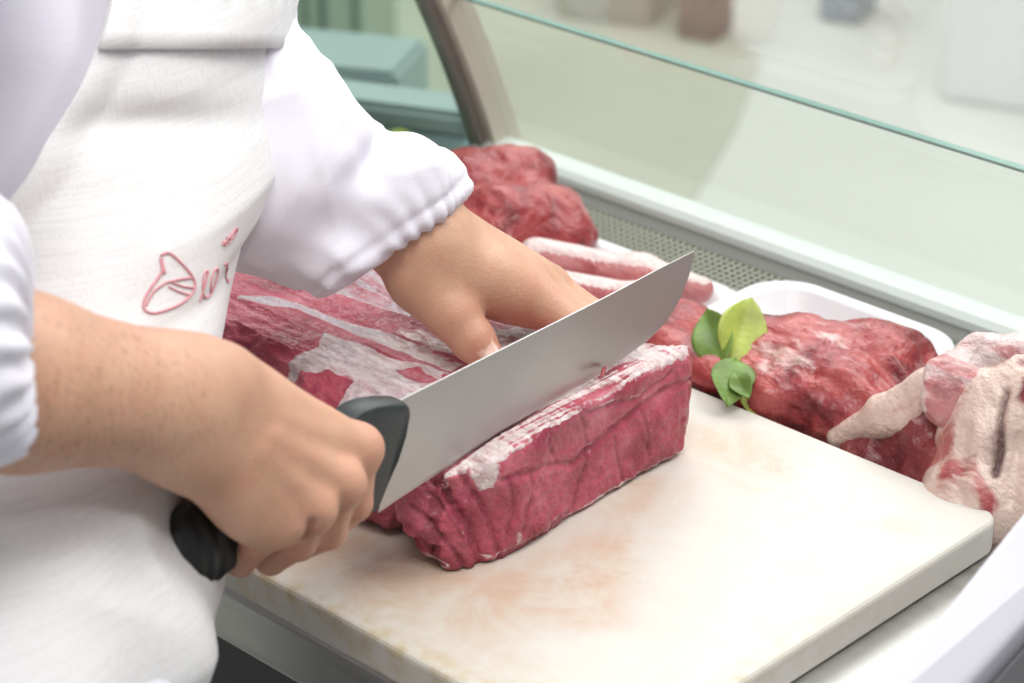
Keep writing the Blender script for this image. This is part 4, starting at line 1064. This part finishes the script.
# a hint of salad leaf far behind the sleeve
far_leaf = empty('lettuce', tuple(at(372, 140, 2.20)), 'bit of yellow-green lettuce seen just above the pushed-up sleeve', 'vegetable')
sv = sprig; sprig = far_leaf
leaf(at(366, 160, 2.20), at(374, 122, 2.20), .05, fc, M['leaf'], .3); leaf(at(395, 165, 2.22), at(402, 128, 2.22), .05, fc, M['leaf'], .3); leaf(at(380, 165, 2.2), at(388, 130, 2.2), .05, fc, M['leafdark'], .3); sprig = sv

# ------------------------------------------------------------------ scale housing at the right
def prism(name, top, z0, mats, parent=None, bev=.004):
    bm = bmesh.new(); a_ = [bm.verts.new(tuple(p)) for p in top]; b_ = [bm.verts.new((p[0], p[1], z0)) for p in top]; n_ = len(top)
    bm.faces.new(a_); bm.faces.new(b_[::-1])
    for i in range(n_): bm.faces.new((a_[i], b_[i], b_[(i + 1) % n_], a_[(i + 1) % n_]))
    bmesh.ops.recalc_face_normals(bm, faces=bm.faces)
    bmesh.ops.bevel(bm, geom=list(bm.edges), offset=bev, segments=3, affect='EDGES', profile=.5)
    return from_bm(name, bm, mats, parent)
P0 = onz(885, 683, .985); P1_ = onz(1024, 510, .985); dd = nrm(P1_ - P0); Q0 = onz(968, 683, .965); Q1 = onz(1024, 621, .965); de = nrm(Q1 - Q0)
A_ = P0 - dd * .05; B_ = P1_ + dd * .10; C_ = Q1 + de * .14; D_ = Q0 - de * .035
scl = empty('weighing_scale', tuple(np.r_[((A_ + C_) / 2)[:2], .8774]), 'pale grey slanted machine casing with dark front, right of the cutting board', 'scale')
prism('casing', [A_, B_, C_, D_], .945, M['scale'], scl, .003)
Ci = C_ + np.array([0, 0, -.022]); Di = D_ + np.array([0, 0, -.022]); sh = nrm(np.array([de[1], -de[0], 0])) * .05
prism('front_panel', [D_ * 1 + np.array([0, 0, -.008]) + sh * .06, C_ + np.array([0, 0, -.008]) + sh * .06, C_ + sh + np.array([0, 0, -.03]), D_ + sh + np.array([0, 0, -.03])], .90, M['scaledark'], scl, .003)
prism('base', [A_ * np.array([1, 1, 0]) + np.array([.012, 0, .9445]), B_ * np.array([1, 1, 0]) + np.array([.012, 0, .9445]), C_ * np.array([1, 1, 0]) + np.array([0, 0, .9445]), D_ * np.array([1, 1, 0]) + np.array([0, 0, .9445])], .8776, M['scale'], scl, .003)

# ------------------------------------------------------------------ shop beyond the glass
def S(o): o['kind'] = 'structure'; return o
S(box('floor', (-9, -2, -.05), (3, 9, 0), M['floor']))
def ob(name, e0, e1, zr, z0, z1, depth, mat, label=None, cat=None, parent=None):
    a_ = onz(*e0, zr); b_ = onz(*e1, zr); a_[2] = b_[2] = 0; d_ = nrm(b_ - a_); n_ = np.array([-d_[1], d_[0], 0]); n_ = n_ if n_ @ FW > 0 else -n_
    bm = bmesh.new(); vs = []
    for z in (z0, z1):
        for p in (a_, b_, b_ + n_ * depth, a_ + n_ * depth): vs.append(bm.verts.new((p[0], p[1], z)))
    for f in ((0, 1, 2, 3), (7, 6, 5, 4), (0, 4, 5, 1), (1, 5, 6, 2), (2, 6, 7, 3), (3, 7, 4, 0)): bm.faces.new([vs[i] for i in f])
    bmesh.ops.recalc_face_normals(bm, faces=bm.faces); bmesh.ops.bevel(bm, geom=list(bm.edges), offset=.006, segments=2, affect='EDGES')
    o = from_bm(name, bm, mat, parent)
    if label: tag(o, label, cat)
    return o
S(box('wall_far', (-9, 6.8, 0), (3, 6.9, 3.0), M['wall']))
S(box('wall_left', (-7.1, -2, 0), (-7.0, 6.8, 3.0), M['wall']))
S(ob('pillar', (940, 100), (1300, 150), 0, 0, 3.0, .5, M['pillar']))
mt = [onz(*q_, .004) for q_ in ((300, -60), (620, -60), (760, 60), (735, 130), (690, 205), (400, 260))]
S(prism('beige_floor_area', mt, .0005, M['beige'], None, .001))  # flat sheet added to tint part of the floor beige
def cab(name, e, label, cat):
    q_ = onz(*e, 0); return empty(name, (q_[0], q_[1], 0), label, cat)
ledge = cab('low_cabinet', (400, 100), 'blue-grey low cabinet seen beyond the end post and the sleeve', 'cabinet')
ob('cabinet_body', (240, 86), (470, 116), .80, 0, .775, .05, M['plinth'], parent=ledge)
ob('cabinet_top', (238, 84), (471, 114), .802, .7755, .80, .055, M['plinthtop'], parent=ledge)
c2 = cab('step_shelf', (340, 66), 'pale teal stepped shelf behind the blue-grey cabinet', 'shelf')
ob('upper_step', (200, 56), (396, 74), .70, 0, .70, .12, M['plinthtop'], parent=c2)
ob('lower_step', (200, 76), (408, 92), .655, 0, .655, .075, M['plinth'], parent=c2)
gc = cab('glass_cabinet', (310, 60), 'green tinted glass cabinet with dark uprights at the far left', 'cabinet')
ob('panel', (200, 66), (364, 78), 0, 0, 1.6, .25, M['greenpanel'], parent=gc)
for x_, w_ in ((304, 4), (318, 9), (352, 6)): ob('upright', (x_, 67 + (x_ - 200) * .073), (x_ + w_, 67.5 + (x_ + w_ - 200) * .073), 0, 0, 1.6, .02, M['greendark'], parent=gc)
ob('storage_box', (676, 40), (714, 46), 0, .0002, .20, .10, M['brownbox'], 'small blurred brown box on the shop floor beyond the glass', 'box')
ob('storage_box', (556, 18), (650, 30), 0, .0002, .17, .2, M['greybox'], 'wide blurred tan-grey box on the shop floor beyond the glass', 'box')
ob('storage_box', (818, 20), (856, 26), 0, .0002, .14, .12, M['bluebox'], 'small blurred blue-grey box beside the white pillar', 'box')
#==P5==
# ------------------------------------------------------------------ camera, light, colour management
cam = bpy.data.cameras.new('camera'); co = bpy.data.objects.new('camera', cam); COL.objects.link(co)
Rm = Matrix(((RT[0], UP[0], -FW[0]), (RT[1], UP[1], -FW[1]), (RT[2], UP[2], -FW[2])))
co.matrix_world = Matrix.Translation(Vector(CC)) @ Rm.to_4x4()
cam.sensor_width = 36; cam.lens = FPX / 1024 * 36; cam.clip_start = .05; cam.clip_end = 60
cam.dof.use_dof = True; cam.dof.focus_distance = 1.425; cam.dof.aperture_fstop = cam.lens / 11.5
bpy.context.scene.camera = co
def area(name, loc, target, size, power, col=(1, 1, 1)):
    l = bpy.data.lights.new(name, 'AREA'); l.shape = 'RECTANGLE'; l.size, l.size_y = size; l.energy = power; l.color = col
    o = bpy.data.objects.new(name, l); COL.objects.link(o); o.location = loc
    o.rotation_euler = (Vector(target) - Vector(loc)).to_track_quat('-Z', 'Y').to_euler(); return o
area('unseen_overhead_light', (-.3, 2.1, 2.7), (-.9, .9, .9), (1.3, 1.0), 30, (1, .985, .96))
area('unseen_overhead_light', (-1.7, 1.9, 2.7), (-1.1, .9, .9), (1.2, .9), 17, (1, 1, 1))
area('unseen_overhead_light', (-.35, .15, 2.7), (-.9, .8, .9), (.8, .8), 21, (1, .97, .93))  # added fill that lifts the left hand, coat and apron
area('shop_ceiling_panel', (-2.3, 3.5, 2.9), (-2.6, 4.2, 0), (2.4, 2.4), 78, (1, 1, .98))
area('shop_ceiling_panel', (-4.6, 3.4, 2.9), (-4.6, 3.4, 0), (2.0, 2.4), 46, (1, 1, .98))
area('unseen_overhead_light', (.5, 1.0, 2.4), (-.8, .95, .9), (.3, .3), 5, (1, 1, 1))  # small light added only for glints on the wet cut face
w = bpy.data.worlds.new('shop'); bpy.context.scene.world = w; w.use_nodes = True
w.node_tree.nodes['Background'].inputs['Color'].default_value = (.93, .95, 1.0, 1); w.node_tree.nodes['Background'].inputs['Strength'].default_value = .29
sc = bpy.context.scene; sc.view_settings.view_transform = 'Standard'; sc.view_settings.look = 'None'
sc.view_settings.exposure = -0.08; sc.view_settings.gamma = 1.0; sc.view_settings.use_curve_mapping = False
